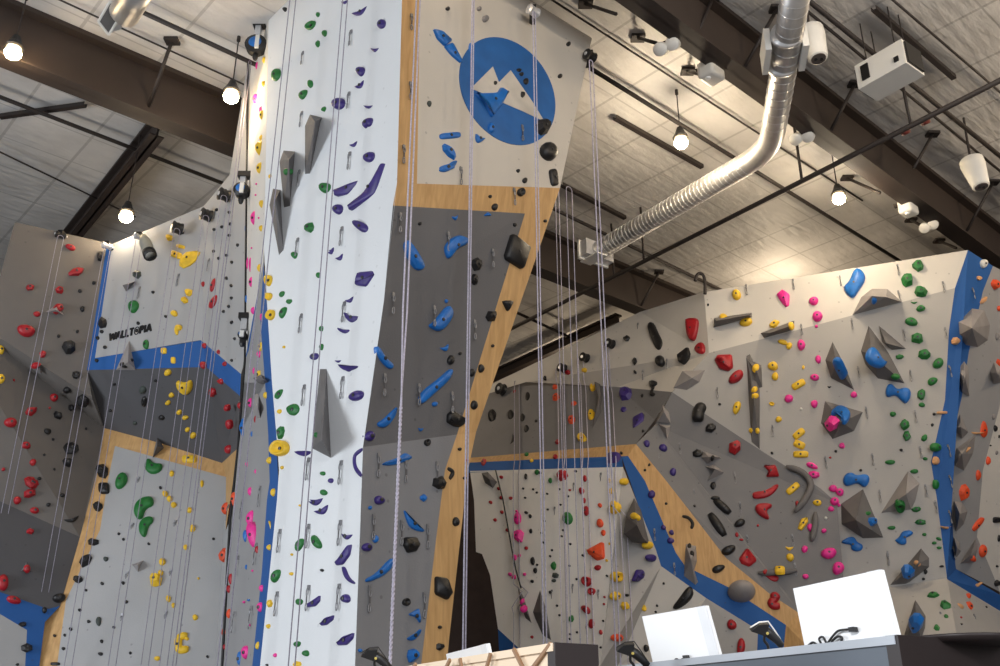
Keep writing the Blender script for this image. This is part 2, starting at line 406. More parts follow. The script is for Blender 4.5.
east = [
 ('blue', 'blue corner band of the right side wall', [t4, pr(993, 266), pr(983, 291), pr(969, 351), pr(962, 396), pr(950, 450), pr(950, 479), pr(954, 550), pr(956, 569), pr(1000, 595), pr(1090, 645), pr(1090, 668), pr(1000, 611), pm(947, 579), pm(937, 500), pm(931, 462), pm(945, 400), pm(949, 330), c2]),
 ('midgrey', 'grey right side wall', [pr(993, 266), t5, pr(1090, 330), pr(1000, 405), pr(984, 466), pr(983, 470), pr(977, 537), pr(989, 565), pr(1000, 592), pr(956, 569), pr(954, 550), pr(950, 479), pr(950, 450), pr(962, 396), pr(969, 351), pr(983, 291)]),
 ('rlight', 'pale edge of the right side wall', [pr(1090, 330), pr(1090, 645), pr(1000, 595), pr(1000, 592), pr(989, 565), pr(977, 537), pr(983, 470), pr(984, 466), pr(1000, 405)]),
 ('rbeige', 'foot of the right side wall', [pm(947, 579), pr(1000, 611), pr(1090, 668), pr(1090, 870), lo_(985, 870), lo_(957, 637)]),
]
wall('wall_east', east)

# --- room shell
CZ = 13.3; BZ = 12.1
def quad_wall(name, P, mat):
    o = mesh_obj(name, P, [tuple(range(len(P)))], mat); struct(o); return o
quad_wall('floor', [Vector((-30, -8, 0)), Vector((40, -8, 0)), Vector((40, 45, 0)), Vector((-30, 45, 0))], mat_noise('grey_floor_matting', (120, 120, 122), .8, 0, 1, .1))
quad_wall('wall_rear', [Vector((-30, 40, 0)), Vector((40, 40, 0)), Vector((40, 40, CZ)), Vector((-30, 40, CZ))], PAINT['void'])
quad_wall('wall_outer_left', [Vector((-26, -8, 0)), Vector((-26, 45, 0)), Vector((-26, 45, CZ)), Vector((-26, -8, CZ))], PAINT['void'])
quad_wall('wall_outer_right', [Vector((34, -8, 0)), Vector((34, 45, 0)), Vector((34, 45, CZ)), Vector((34, -8, CZ))], PAINT['void'])
# dark recess behind the gap between the tower and the back wall
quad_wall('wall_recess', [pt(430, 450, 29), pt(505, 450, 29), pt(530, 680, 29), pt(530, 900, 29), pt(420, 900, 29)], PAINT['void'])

# ceiling: faced insulation between purlins, seams follow the building's two axes
m, nt, b, c = base_mat('ceiling_insulation', (214, 211, 208), .55)
tc = nt.nodes.new('ShaderNodeTexCoord'); mp = nt.nodes.new('ShaderNodeMapping')
mp.inputs['Rotation'].default_value = (0, 0, -math.atan2(D1.y, D1.x)); nt.links.new(tc.outputs['Object'], mp.inputs['Vector'])
sx = nt.nodes.new('ShaderNodeSeparateXYZ'); nt.links.new(mp.outputs['Vector'], sx.inputs['Vector'])
def seam(sock, period, width):
    d = nt.nodes.new('ShaderNodeMath'); d.operation = 'DIVIDE'; d.inputs[1].default_value = period; nt.links.new(sock, d.inputs[0])
    f = nt.nodes.new('ShaderNodeMath'); f.operation = 'FRACT'; nt.links.new(d.outputs[0], f.inputs[0])
    s = nt.nodes.new('ShaderNodeMath'); s.operation = 'SUBTRACT'; s.inputs[1].default_value = .5; nt.links.new(f.outputs[0], s.inputs[0])
    a = nt.nodes.new('ShaderNodeMath'); a.operation = 'ABSOLUTE'; nt.links.new(s.outputs[0], a.inputs[0])
    l = nt.nodes.new('ShaderNodeMath'); l.operation = 'LESS_THAN'; l.inputs[1].default_value = width/period; nt.links.new(a.outputs[0], l.inputs[0])
    return l.outputs[0]
s1 = seam(sx.outputs['X'], 1.5, .03); s2_ = seam(sx.outputs['Y'], 1.25, .018)
mxm = nt.nodes.new('ShaderNodeMath'); mxm.operation = 'MAXIMUM'; nt.links.new(s1, mxm.inputs[0]); nt.links.new(s2_, mxm.inputs[1])
n = nt.nodes.new('ShaderNodeTexNoise'); n.inputs['Scale'].default_value = .9; n.inputs['Detail'].default_value = 5; nt.links.new(mp.outputs['Vector'], n.inputs['Vector'])
r = nt.nodes.new('ShaderNodeValToRGB'); r.color_ramp.elements[0].position = .35; r.color_ramp.elements[1].position = .7
r.color_ramp.elements[0].color = (c[0]*.86, c[1]*.86, c[2]*.86, 1); r.color_ramp.elements[1].color = (c[0]*1.1, c[1]*1.1, c[2]*1.1, 1)
nt.links.new(n.outputs['Fac'], r.inputs['Fac'])
mx = nt.nodes.new('ShaderNodeMixRGB'); mx.inputs['Color2'].default_value = (.2, .19, .18, 1)
hf = nt.nodes.new('ShaderNodeMath'); hf.operation = 'MULTIPLY'; hf.inputs[1].default_value = .38; nt.links.new(mxm.outputs[0], hf.inputs[0])
nt.links.new(hf.outputs[0], mx.inputs['Fac']); nt.links.new(r.outputs['Color'], mx.inputs['Color1']); nt.links.new(mx.outputs['Color'], b.inputs['Base Color'])
mp2 = nt.nodes.new('ShaderNodeMapping'); mp2.inputs['Scale'].default_value = (.9, 3.0, 1); nt.links.new(mp.outputs['Vector'], mp2.inputs['Vector'])
n2 = nt.nodes.new('ShaderNodeTexNoise'); n2.inputs['Scale'].default_value = 2.2; n2.inputs['Detail'].default_value = 3; nt.links.new(mp2.outputs['Vector'], n2.inputs['Vector'])
bp = nt.nodes.new('ShaderNodeBump'); bp.inputs['Strength'].default_value = .5; bp.inputs['Distance'].default_value = .08
nt.links.new(n2.outputs['Fac'], bp.inputs['Height']); nt.links.new(bp.outputs['Normal'], b.inputs['Normal'])
quad_wall('ceiling', [Vector((-30, -8, CZ)), Vector((-30, 45, CZ)), Vector((40, 45, CZ)), Vector((40, -8, CZ))], m)

# I-beams along D1, each one steel section
def ibeam(p, q_, depth, fl, tf=.05, tw_=.05, top=CZ):
    d = (q_-p); d.z = 0; d.normalize(); s = Vector((-d.y, d.x, 0))
    a = Vector((p.x, p.y, 0)); e = Vector((q_.x, q_.y, 0)); cc = (a+e)/2; hl = d*((e-a).length/2)
    zc = top-depth/2
    return merge(obox(cc+ZUP*(top-tf), hl, s*fl/2, ZUP*tf), obox(cc+ZUP*zc, hl, s*tw_/2, ZUP*(depth/2)), obox(cc+ZUP*(top-depth+tf/2), hl, s*fl/2, ZUP*tf/2))
def beam(px1, py1, px2, py2, e0, e1, fl=.42, depth=CZ-BZ):
    a, b_ = at_z(px1, py1, BZ), at_z(px2, py2, BZ); d = (b_-a).normalized()
    a, b_ = a-d*e0, b_+d*e1
    V, Fc = ibeam(a, b_, depth, fl); o = mesh_obj('ceiling_beam', V, Fc, BROWN); struct(o); return a, b_
beam(5, 62, 610, 300, 12, 14)
beam(782, 108, 925, 212, 14, 16)
# purlin-direction steel on the far bay
def cross(px1, py1, px2, py2, z, e0, e1, w, dep, nm='ceiling_beam'):
    a, b_ = at_z(px1, py1, z), at_z(px2, py2, z); d = (b_-a).normalized(); a, b_ = a-d*e0, b_+d*e1
    V, Fc = ibeam(a, b_, dep, w, .03, .04, z+dep); o = mesh_obj(nm, V, Fc, BROWN); struct(o)
cross(85, 225, 157, 136, 12.75, 3, 0, .3, .5)
cross(494, 380, 619, 324, 12.8, 3, 0, .28, .34)
print('DD', w0, RLp[1], PBG[1])
HOLDS = '''
@ 0 160 .2554
R e 277 341 40 22 -25;R f 300 435 62 34 15;R f 118 498 34 28 10;R f 234 506 36 32;R e 145 602 26 22;R f 232 580 32 38
K . 15 313 512 368 480;K e 323 582 18 22;K f 392 375 24 44;K f 398 635 34 46
Y f 662 303 28 26;Y r 706 338 34 14 -15;Y r 688 370 44 26 -20;Y f 740 385 92 44 42;D f 535 445 30 36;G e 520 572 36 50
Y f 738 517 28 30;Y f 722 547 26 30;Y e 680 600 24 24;K . 12 598 517 648 612 540 638;Y e 698 655 24 24
R e 833 490 54 18 75;R e 795 485 16 20;R e 835 555 60 24 65
K . 13 848 195 897 205 900 250 838 272 868 262 897 295 930 333 836 357 887 373 856 385 907 400 885 462 905 492 906 540 895 573 875 593 906 636
B e 965 270 14 40;B e 965 545 12 30;P e 970 405 10 54
@ 0 320 .2554
R e 103 40 78 42 -15;K . 13 303 44 230 62;K f 272 105 54 56;Y e 5 115 26 36;Y e 5 230 30 38;R f 168 133 26 30;R f 135 182 40 18
K f 299 213 34 30;K e 265 271 28 28;R . 10 55 235 195 344;R e 212 303 36 30 -20;K f 329 312 58 52;K f 279 343 28 28
R f 122 357 56 34 30;K f 227 372 38 32 -20;R e 43 400 48 40;K f 187 435 30 26;R e 103 490 34 30 -30;K . 11 208 467 337 425 173 527 213 584
K f 278 500 62 54;K f 266 556 40 38;R e 130 556 26 26;R e 14 584 14 14;R f 125 635 62 42 -35;K e 155 620 14 14
K e 400 8 26 30;K . 14 397 45 381 70 410 106 377 158 516 157;K e 480 175 20 22;G e 570 95 20 40;Y r 640 120 22 24;Y r 677 157 18 26;K . 12 540 13 918 73 908 8 907 158
Y e 690 40 14 40;R e 800 100 18 24;R e 795 175 26 30;R e 855 125 14 18;R e 880 172 18 20;R e 862 240 24 20;R e 828 283 22 36
R e 885 345 18 26;R e 893 410 20 36;R e 893 507 28 32;R e 938 337 14 26;B e 953 423 28 60;Y e 655 207 26 24
Y o 690 235 718 250 748 232 752 270 730 298 705 285 690 260 ~heart-shaped
Y . 19 670 295 656 325 700 362;Y e 724 383 24 16;Y e 733 430 18 18;Y e 755 453 20 26;K . 11 447 252 608 238 431 355;D e 557 275 24 32
K e 563 320 20 40;K e 631 383 24 18 -20;D e 527 404 14 16
G o 562 570 580 535 602 562 637 560 630 590 600 603 575 594 ~crescent
Y r 740 543 56 30;G e 473 627 68 40 60;K f 400 590 46 54;K r 405 655 42 40;K . 10 627 655;Y e 672 600 18 24;Y e 790 640 12 30
@ 0 480 .2793
R f 120 10 40 30;R f 108 47 50 32 20;R e 63 72 28 28;R e 125 108 34 22;K e 224 54 18 16;K e 174 88 16 14;K l 258 143 58 18 15;R f 110 182 28 24
R f 95 322 26 20;R e 12 365 38 60;R e 50 428 50 28 -15;K e 160 465 18 22;K f 82 515 30 18;K f 97 598 46 34;K e 63 660 12 10
K r 372 28 36 40;K f 350 93 34 38;K f 330 220 42 28;K f 305 287 56 32 40;K f 277 353 36 28;K e 213 421 44 34;K . 11 195 557;K r 197 658 34 12
G o 546 56 549 90 518 100 508 138 488 138 476 110 485 80 512 60 ~crescent
G o 546 128 548 150 530 162 522 202 508 203 495 180 498 150 518 132 ~crescent
Y . 20 590 48 606 66 621 88 678 107;Y f 688 172 22 26;Y e 664 240 16 20;K . 10 425 192 441 212 532 228 574 28 764 210 307 394 407 527 231 555 466 619 742 632
D e 378 282 16 18;Y e 580 292 22 26;Y f 555 355 46 50;Y e 574 332 18 22;K . 12 440 368 365 370 452 436 285 465 317 506 252 533 226 603 363 577
Y e 602 424 18 22;Y e 620 448 14 18;D e 352 505 18 34;Y e 698 491 18 22;K e 359 622 18 12;Y . 8 710 352
Y s 26 670 555 642 562 637 590 645 606 674 604 ~hook-shaped
Y e 668 567 14 14;Y e 562 638 22 16
O e 836 68 20 52;O e 806 102 24 44;O f 805 268 40 56;R e 826 355 16 38;R e 820 390 18 28;O e 820 478 18 34;O e 803 545 22 28;R e 803 598 14 20
P e 895 42 16 28;P e 898 138 32 60
P e 906 196 92 44 -80;R e 920 250 14 28;B e 878 200 16 44;P e 937 388 20 24;P e 932 455 26 34;B e 882 312 8 18;B . 9 890 430;P . 9 873 437 893 520 905 325
P e 880 617 30 54;B e 857 640 18 50
@ 230 0 .2
K e 275 47 24 24;G e 440 73 22 24;G n 405 127 62 36 30;G e 473 167 28 34;G f 438 220 28 38;G e 232 374 66 50 60;G e 402 420 42 30 -60;G e 366 472 58 38 50
G f 470 545 26 26;V l 575 12 40 16 15;V l 655 60 94 28 25;V e 758 120 44 50;V l 725 250 50 20;V e 653 356 48 48;V l 652 428 58 26 35;V e 544 518 68 64;V l 693 535 56 16
V s 48 668 632 685 612 715 615 ~bean-shaped
Y e 172 300 20 36;Y e 170 420 24 30;P e 130 495 30 56;P e 155 548 28 34;Y e 160 575 30 46;P e 135 330 14 38
@ 220 120 .2
V l 670 124 46 20 25;V e 746 185 60 54 20
V o 567 350 640 318 700 298 703 318 640 372 572 380 ~angular
V o 806 215 834 218 800 330 780 372 645 450 637 430 720 360 760 300 ~boomerang-shaped
V e 590 446 56 52;V e 706 532 96 48 -30;V l 560 653 30 20 30;G e 525 338 60 56;G f 448 536 56 58;G e 333 258 32 34
Y f 200 140 46 86;Y e 200 240 36 56;Y e 250 282 18 20;Y e 210 420 28 44;Y e 207 542 24 34;P e 170 490 32 76;Y e 207 88 20 30;P . 12 183 320 180 375 195 490 160 640
@ 220 250 .2
V l 555 12 36 20 25;V l 600 40 46 24 30
V o 690 110 765 103 783 125 735 185 675 175 678 145 ~pentagonal
V l 650 252 50 22 25
V o 618 305 640 330 712 328 705 350 655 367 625 340 ~wing-shaped
V o 586 385 610 398 655 396 655 410 625 420 592 405 ~wing-shaped
V e 472 532 46 38 15;V l 590 557 36 12
V o 586 568 620 580 688 576 685 590 640 607 605 595 ~half-moon
G e 372 25 34 36;G e 491 125 24 28;G e 310 220 34 26 40;G e 346 257 32 26;G e 315 312 60 36 60;G f 507 393 24 32;G e 507 485 24 32;Y . 14 320 485;Y n 243 152 40 56;Y n 244 232 36 40;Y n 254 325 46 50
Y e 198 90 24 44;P e 152 75 16 74;P e 157 160 24 56;P e 168 302 28 38;P e 208 335 18 34;Y e 205 483 30 44;P e 198 520 28 38;P e 170 605 14 36;Y f 197 622 36 44
K . 13 30 27 58 60 33 143 57 180 57 240 42 283 17 308 57 362 71 443 57 551
@ 210 370 .2
V l 690 2 36 12;V e 728 128 78 46 20
V o 415 405 470 403 525 405 520 418 475 433 440 425 ~half-moon
V s 22 760 395 724 428 725 485 755 530 ~arched
V e 602 553 26 24;V l 530 655 66 22 5;G n 345 120 54 28 50
G o 380 190 400 172 430 166 457 190 450 215 425 230 390 222 ~rounded
G f 352 312 46 74;G n 533 325 24 26;G e 562 517 24 22;G e 566 612 32 30;Y . 18 360 488;Y e 347 207 24 24;Y n 352 392 94 80;Y e 300 452 34 38;Y e 318 612 32 40;Y f 248 20 34 42;Y e 280 127 26 36
P e 203 165 28 46;R e 230 245 20 44;P e 190 472 26 32;P e 230 508 16 24;P e 202 607 26 44;R e 55 58 24 28;R e 12 110 24 34;R e 82 188 18 28;R e 145 178 18 28
R e 90 272 26 48;R e 88 397 32 38;B e 167 290 32 96;B e 210 320 12 28
@ 210 500 .25
V l 420 12 54 20 5;V l 447 44 62 26 25;V l 545 147 44 22 -5
V o 500 250 515 230 550 180 565 178 558 220 530 258 505 262 ~blade-shaped
V o 528 265 540 268 555 310 580 330 575 338 550 325 535 300 ~arched
V e 540 394 34 36
V o 387 415 440 380 438 405 420 425 390 430 ~angular
V o 440 495 460 470 495 460 490 480 465 500 445 503 ~diamond-shaped
V o 507 570 530 545 575 530 570 555 545 580 512 582 ~diamond-shaped
G e 358 178 58 32 55;G e 423 168 56 32 -60;G e 263 303 62 34 60;G e 355 407 24 28;G e 347 576 24 24;G e 381 613 24 26;K . 12 447 281;K . 10 228 660
Y . 10 360 22 327 218;Y s 9 235 85 241 100 245 120;Y e 238 190 22 26;Y e 325 295 18 14;Y f 238 415 28 32;Y e 233 505 18 20;Y f 192 583 20 32;Y f 347 655 34 22;P e 260 621 14 18
@ 390 0 .2554
K . 16 227 33;E e 350 33 18 18;E e 375 72 24 28
B o 170 112 205 120 245 158 215 180 185 150 ~arrowhead
B o 212 180 245 165 285 240 275 245 240 215 ~arrowhead
B o 330 365 420 362 435 340 465 360 445 400 400 460 390 440 370 400 ~arrow-shaped
B e 398 500 28 38;B e 315 190 12 46;B l 350 545 42 28 -25;K . 17 412 325 515 290 700 171 667 297;K f 505 275 24 16;K e 533 318 20 28;K f 520 370 22 30;K f 605 495 56 64;K e 625 590 62 70
D e 155 405 16 24;B r 237 530 84 24 5;B f 234 590 78 34 -50;B r 225 655 60 24 15
@ 370 160 .2
B o 345 45 380 35 410 5 440 0 425 35 385 60 350 58 ~wing-shaped
K . 18 742 53;K e 776 101 24 28;K n 757 160 34 42;K r 922 85 86 42 -80;K e 626 234 30 34;K . 16 602 182 878 304 251 318;B l 428 290 30 22 15;B t 590 270 36 18;K e 726 323 18 20
K o 712 360 805 435 768 550 672 490 ~pad-shaped
B o 180 400 205 405 270 510 275 545 235 555 205 520 170 440 ~elongated
B o 375 455 380 420 430 375 480 380 497 410 470 430 440 440 395 505 ~three-armed
K f 538 518 50 68;K f 524 597 40 58
@ 360 290 .2
B e 433 55 14 20
B o 345 175 370 160 440 70 465 95 465 140 410 212 355 190 ~crescent
B o 80 280 100 285 130 340 170 370 165 395 140 392 100 350 85 320 ~elongated
B l 428 292 44 28 25;K e 456 350 34 46;K . 15 502 317 665 279
B o 295 535 320 500 400 440 455 388 468 410 440 460 370 520 315 572 298 560 ~sausage-shaped
B e 376 570 28 24;K f 660 130 54 64;K t 742 78 50 54 180;K e 562 413 26 42;K e 608 392 30 40;K e 573 575 34 44
@ 350 410 .2
B o 135 65 165 50 215 0 240 -20 225 40 180 90 145 85 ~crescent
V e 102 130 46 50;B l 355 98 24 16;K n 388 162 30 32
K o 488 60 490 20 515 0 540 15 580 40 575 70 550 85 520 80 ~wedge-shaped
B o 160 265 250 235 275 210 315 235 300 248 230 275 170 278 ~wing-shaped
K f 455 363 68 68;K s 22 490 290 515 310 500 345 ~hook-shaped
K . 17 550 195 575 340;B f 370 440 34 38;V e 150 450 50 44;B e 102 488 18 18;K e 532 558 34 44;R f 586 250 20 14
B o 265 490 290 530 340 580 375 600 365 612 310 595 290 570 ~elongated
B e 130 645 28 38
@ 350 533 .2
V e 88 70 48 44;K o 275 20 335 20 352 60 335 90 290 98 270 60 ~boxy
B o 75 230 130 205 215 110 220 165 170 215 85 250 ~crescent
K n 283 345 34 40
B o 295 405 345 375 355 430 350 450 330 420 300 412 ~triangular
B o 285 525 330 500 355 475 355 500 320 540 290 535 ~wing-shaped
B f 318 612 58 74
K o 428 215 490 225 515 300 490 335 428 305 ~pad-shaped
K . 18 451 471;K f 452 568 36 40;B e 52 587 20 18
@ 470 300 .2
K o 885 130 905 100 935 160 965 210 955 255 930 250 900 180 ~sausage-shaped
K e 945 303 42 54;K f 781 190 30 32;K f 820 305 24 38;K e 823 358 12 18;K s 24 900 410 917 440 907 465 940 480 ~wavy
V f 780 465 74 78;V f 768 546 30 32
V o 812 590 865 560 868 605 835 635 815 645 ~angular
K . 15 860 478 865 655 330 605;Y e 570 350 24 24;Y n 616 437 32 42;Y e 606 575 34 66;R f 485 360 26 28;O f 425 435 30 28;O f 430 485 38 48;O e 520 517 28 24;O f 507 600 38 56
K e 288 485 20 58;K e 373 390 14 24;K e 203 575 32 54;K e 262 590 22 48;K e 110 580 44 66;K e 282 645 22 46;R e 222 457 12 20
@ 460 430 .2
K l 263 52 70 16 75;R f 487 60 24 32;Y n 610 40 44 44;R e 476 133 22 28;G e 333 122 20 24;Y e 358 153 18 18;V r 768 140 66 62;K . 13 805 113;R f 118 160 28 46
R f 507 222 54 62;G e 383 210 20 28;K . 14 400 213 577 205;K e 328 232 14 30;G e 450 252 18 26;R e 623 242 18 32;R e 606 303 26 34;R e 620 352 16 26;R e 630 403 26 52;O e 698 376 20 22;O e 698 465 32 42;O e 715 513 22 30
O o 632 600 715 555 720 640 680 652 640 620 ~triangular
Y e 745 252 14 24;Y e 754 304 22 32;Y e 768 385 52 70;Y e 826 258 32 38;Y e 872 430 40 36;Y e 945 576 40 42
K . 11 315 292 365 296 383 312 435 318 325 338 497 295 540 331 502 373 438 397 422 455 515 500 508 530 550 570 406 515 416 562 459 600 450 630 616 628
R . 12 548 300;K e 330 412 18 16;K e 350 430 14 22;K e 353 505 14 26;G e 535 440 48 62
R . 17 205 235 193 292 205 338 152 361 252 340 208 410 174 449 235 500 330 590
P e 286 440 32 66;P f 290 528 52 72;P e 272 636 22 28;P . 12 282 405 295 630;K e 362 652 18 36;Y . 13 748 568 733 652;V e 958 320 38 38;K . 13 946 174 924 200;V f 935 68 24 32;V e 963 640 42 34
@ 440 540 .19
R . 14 453 43;P . 14 418 80;P e 367 180 18 22;P e 388 195 20 26;P e 444 180 16 18;K e 486 110 22 42;K e 500 160 18 32;K e 484 217 16 18;G f 595 135 32 44;D f 605 185 38 32;D e 598 213 22 18;K e 580 275 15 20
R n 770 217 46 52;R n 797 270 34 38;R e 765 365 56 34 -50;R e 795 440 26 54;R e 845 485 18 26;R e 828 145 34 28;K . 12 750 80 680 135 718 205 878 188 858 425 845 565 685 20 510 130 615 345 628 395 720 485 685 495 680 520
R . 12 865 300 862 337;G f 688 413 26 38;Y n 937 193 52 52;Y e 930 295 46 44;Y f 982 345 34 44;K . 15 988 290;O e 940 515 48 44;R . 16 483 510;P e 437 320 20 26;P e 447 360 28 36
@ 610 540 .19
V e 222 92 50 34 10
V o 125 215 150 155 175 160 180 200 150 220 ~wedge-shaped
K . 13 282 228 247 345 240 378;Y e 178 358 26 32
K o 325 355 360 310 410 240 435 250 438 290 400 335 345 368 ~sausage-shaped
K e 570 150 70 40 25
R o 675 100 715 45 730 45 775 105 735 140 690 130 ~diamond-shaped
R s 38 885 295 850 325 860 345 895 345 ~hook-shaped
R e 640 445 48 58;R e 688 565 96 46 85;R e 815 165 28 18 50
R o 800 175 840 185 890 190 885 215 855 222 ~wing-shaped
Y r 893 153 54 34;Y e 948 90 38 44;Y l 945 45 44 20;K e 418 30 22 26;K e 432 68 22 26;K e 190 570 30 40
@ 640 480 .18
K . 15 145 130 303 143;K s 18 235 200 270 210 292 240 285 270 ~hook-shaped
K s 46 415 108 500 182 ~sausage-shaped
K s 50 388 185 470 308 ~sausage-shaped
K e 555 237 60 44 30;K e 492 388 82 50 25;V e 130 262 28 28;V e 175 290 28 28;V e 170 335 42 32;V e 8 525 34 56;R e 538 303 20 26;R e 563 331 24 14;R . 14 655 252
R o 625 65 700 60 765 15 772 40 720 95 640 105 625 95 ~sausage-shaped
R o 635 150 660 128 730 128 735 150 700 165 722 215 700 218 650 185 ~three-armed
Y r 850 45 84 38 40;R e 873 130 20 32
Y o 875 270 895 215 930 205 935 230 900 280 ~blocky
Y e 985 125 50 32;Y r 775 495 48 34;P e 915 383 34 40;P e 945 262 32 42;P e 920 535 34 28;R e 750 645 60 46
@ 640 380 .18
K s 66 350 130 325 175 322 225 ~bean-shaped
K f 392 262 62 48 20;K . 16 442 134 12 85 733 405;V e 37 352 34 42;V e 128 375 44 46;V e 183 510 38 44;K . 12 52 468 28 498;R f 527 370 74 72
R o 685 475 755 470 775 535 700 535 715 505 ~star-shaped
Y e 537 152 76 40 75;Y n 732 132 30 22;Y e 770 218 34 34;Y r 882 298 74 40 40;Y r 885 358 66 42 -25;Y r 893 412 86 38;P e 826 102 46 46;P e 968 132 40 42;W . 16 895 160
P e 955 475 66 32 -20;P f 965 525 68 46;Y e 617 280 24 32;Y e 650 283 20 32;Y e 640 50 26 34;Y e 645 88 28 30;K f 320 405 58 46;K f 405 428 22 26;K f 405 585 34 46;K e 418 655 50 26
@ 640 270 .18
R o 250 280 265 265 320 265 328 300 305 380 285 395 260 370 ~rounded
R o 297 440 325 400 350 402 362 430 355 468 320 465 ~rounded
R o 412 500 430 470 510 468 517 540 490 562 440 548 ~boxy
R e 533 592 94 58 40
K o 205 470 262 425 278 470 240 525 212 510 ~angular
K f 70 635 50 50;Y e 463 260 44 36;Y e 588 287 70 48 10;Y f 745 297 60 40 25;Y e 838 305 30 36
P o 757 135 790 105 832 135 828 195 810 205 775 165 ~chunky
P e 965 170 50 48;P e 985 255 58 56;P . 18 980 312;Y e 793 400 60 26 -15;Y e 828 420 34 38;P e 895 415 48 56;Y e 738 532 54 52;Y e 750 590 38 44;Y r 880 635 80 40 30;P e 990 495 30 48;P e 970 595 52 36;Y e 535 135 50 58;K . 13 378 192;Y e 645 540 38 36;Y e 907 540 15 22
@ 820 250 .18
B o 130 200 165 170 185 110 215 97 250 130 250 170 215 220 185 270 150 245 135 220 ~bone-shaped
B e 300 285 28 38;G f 545 82 68 66;G f 485 165 66 74;G f 560 228 74 64;G l 522 293 40 12;G e 560 323 48 38;G e 508 397 76 44 -20;G f 542 487 74 64;G f 580 577 68 56;G f 443 592 46 32;G e 657 628 70 50 50
B o 262 580 285 530 320 560 345 610 378 625 350 655 300 640 270 610 ~bone-shaped
B o 60 610 105 600 135 660 152 700 120 730 90 675 ~bone-shaped
W e 910 75 44 48;O f 975 190 54 56;N f 885 155 36 26;N f 910 280 60 24 40;N f 762 505 38 42;O f 1000 632 46 56;E e 985 480 24 40;O e 995 325 24 30
@ 820 360 .18
B o 362 180 375 135 400 130 430 165 470 150 500 160 507 200 480 245 450 225 420 190 375 210 ~bone-shaped
P e 188 192 38 34
B o 55 290 95 250 150 265 175 300 150 345 125 345 110 300 85 295 ~three-armed
P f 58 357 74 78;P f 122 475 34 38;K l 52 150 24 12;K . 16 88 507 226 612;R . 14 57 542;G e 625 117 62 40 25;G f 563 190 48 62;G e 566 248 34 28;G e 405 300 34 30;G f 470 358 54 62;G f 483 420 48 58;G e 580 432 44 30 50
K . 18 451 500 634 300 624 360;G e 390 567 54 28;G e 585 548 28 18;G e 650 485 42 52;G e 524 618 44 26;G e 425 90 46 26 -30
N r 690 292 62 16;N l 815 505 62 14 30;O o 910 320 935 395 915 440 878 405 ~flame-shaped
E e 965 315 20 32;K e 975 380 22 38;K e 997 425 16 16;O e 935 560 26 48;O e 880 640 28 56;E e 982 515 16 24;K . 10 948 475;N e 650 560 26 42;N l 860 405 110 14 -5
@ 820 470 .18
B o 125 60 140 20 180 12 200 30 260 20 278 45 265 85 240 97 210 70 170 85 140 90 ~bone-shaped
G e 268 240 34 22;B f 295 285 58 54;G n 445 203 60 52;G f 535 218 58 32;G f 558 290 64 34;G e 398 321 42 24
B o 410 390 440 375 455 340 500 332 522 350 500 368 475 375 485 410 450 418 ~bone-shaped
G e 580 358 26 18;G e 660 382 34 16 -20;G e 635 405 26 18;G e 662 432 30 16;K e 676 535 24 14
B o 110 400 165 368 195 375 205 400 240 415 235 445 200 455 170 440 175 415 140 412 ~bone-shaped
P e 72 102 44 44;P e 110 122 48 42;P e 82 172 48 46;P e 62 215 34 28;P . 20 105 195;P e 22 337 28 26;P e 50 460 88 60 20;P e 102 543 64 72;W . 16 33 266
B f 490 575 78 66;N e 535 515 28 26;K e 587 565 22 28;K e 575 605 20 16;G e 650 80 22 54;O f 800 125 58 94
O o 830 320 905 255 915 280 870 335 850 345 ~wing-shaped
O e 905 450 42 74;O e 850 495 38 28;O e 880 30 28 40;K r 980 278 50 34;K e 995 380 18 40;K . 14 985 535;K f 985 630 38 38;N l 870 640 80 16 10;N l 705 320 50 16
@ 780 540 .22
B f 612 385 68 86;G f 695 247 54 34;G f 752 293 50 36;G e 755 345 20 15;G f 712 397 30 24;G e 720 442 28 18;O e 856 255 22 28;O f 862 300 30 42;N e 820 300 36 20 -30;K . 11 938 305 825 383;R . 11 823 352;K e 963 428 22 16;N l 895 208 60 14 20;W e 812 435 20 18
'''
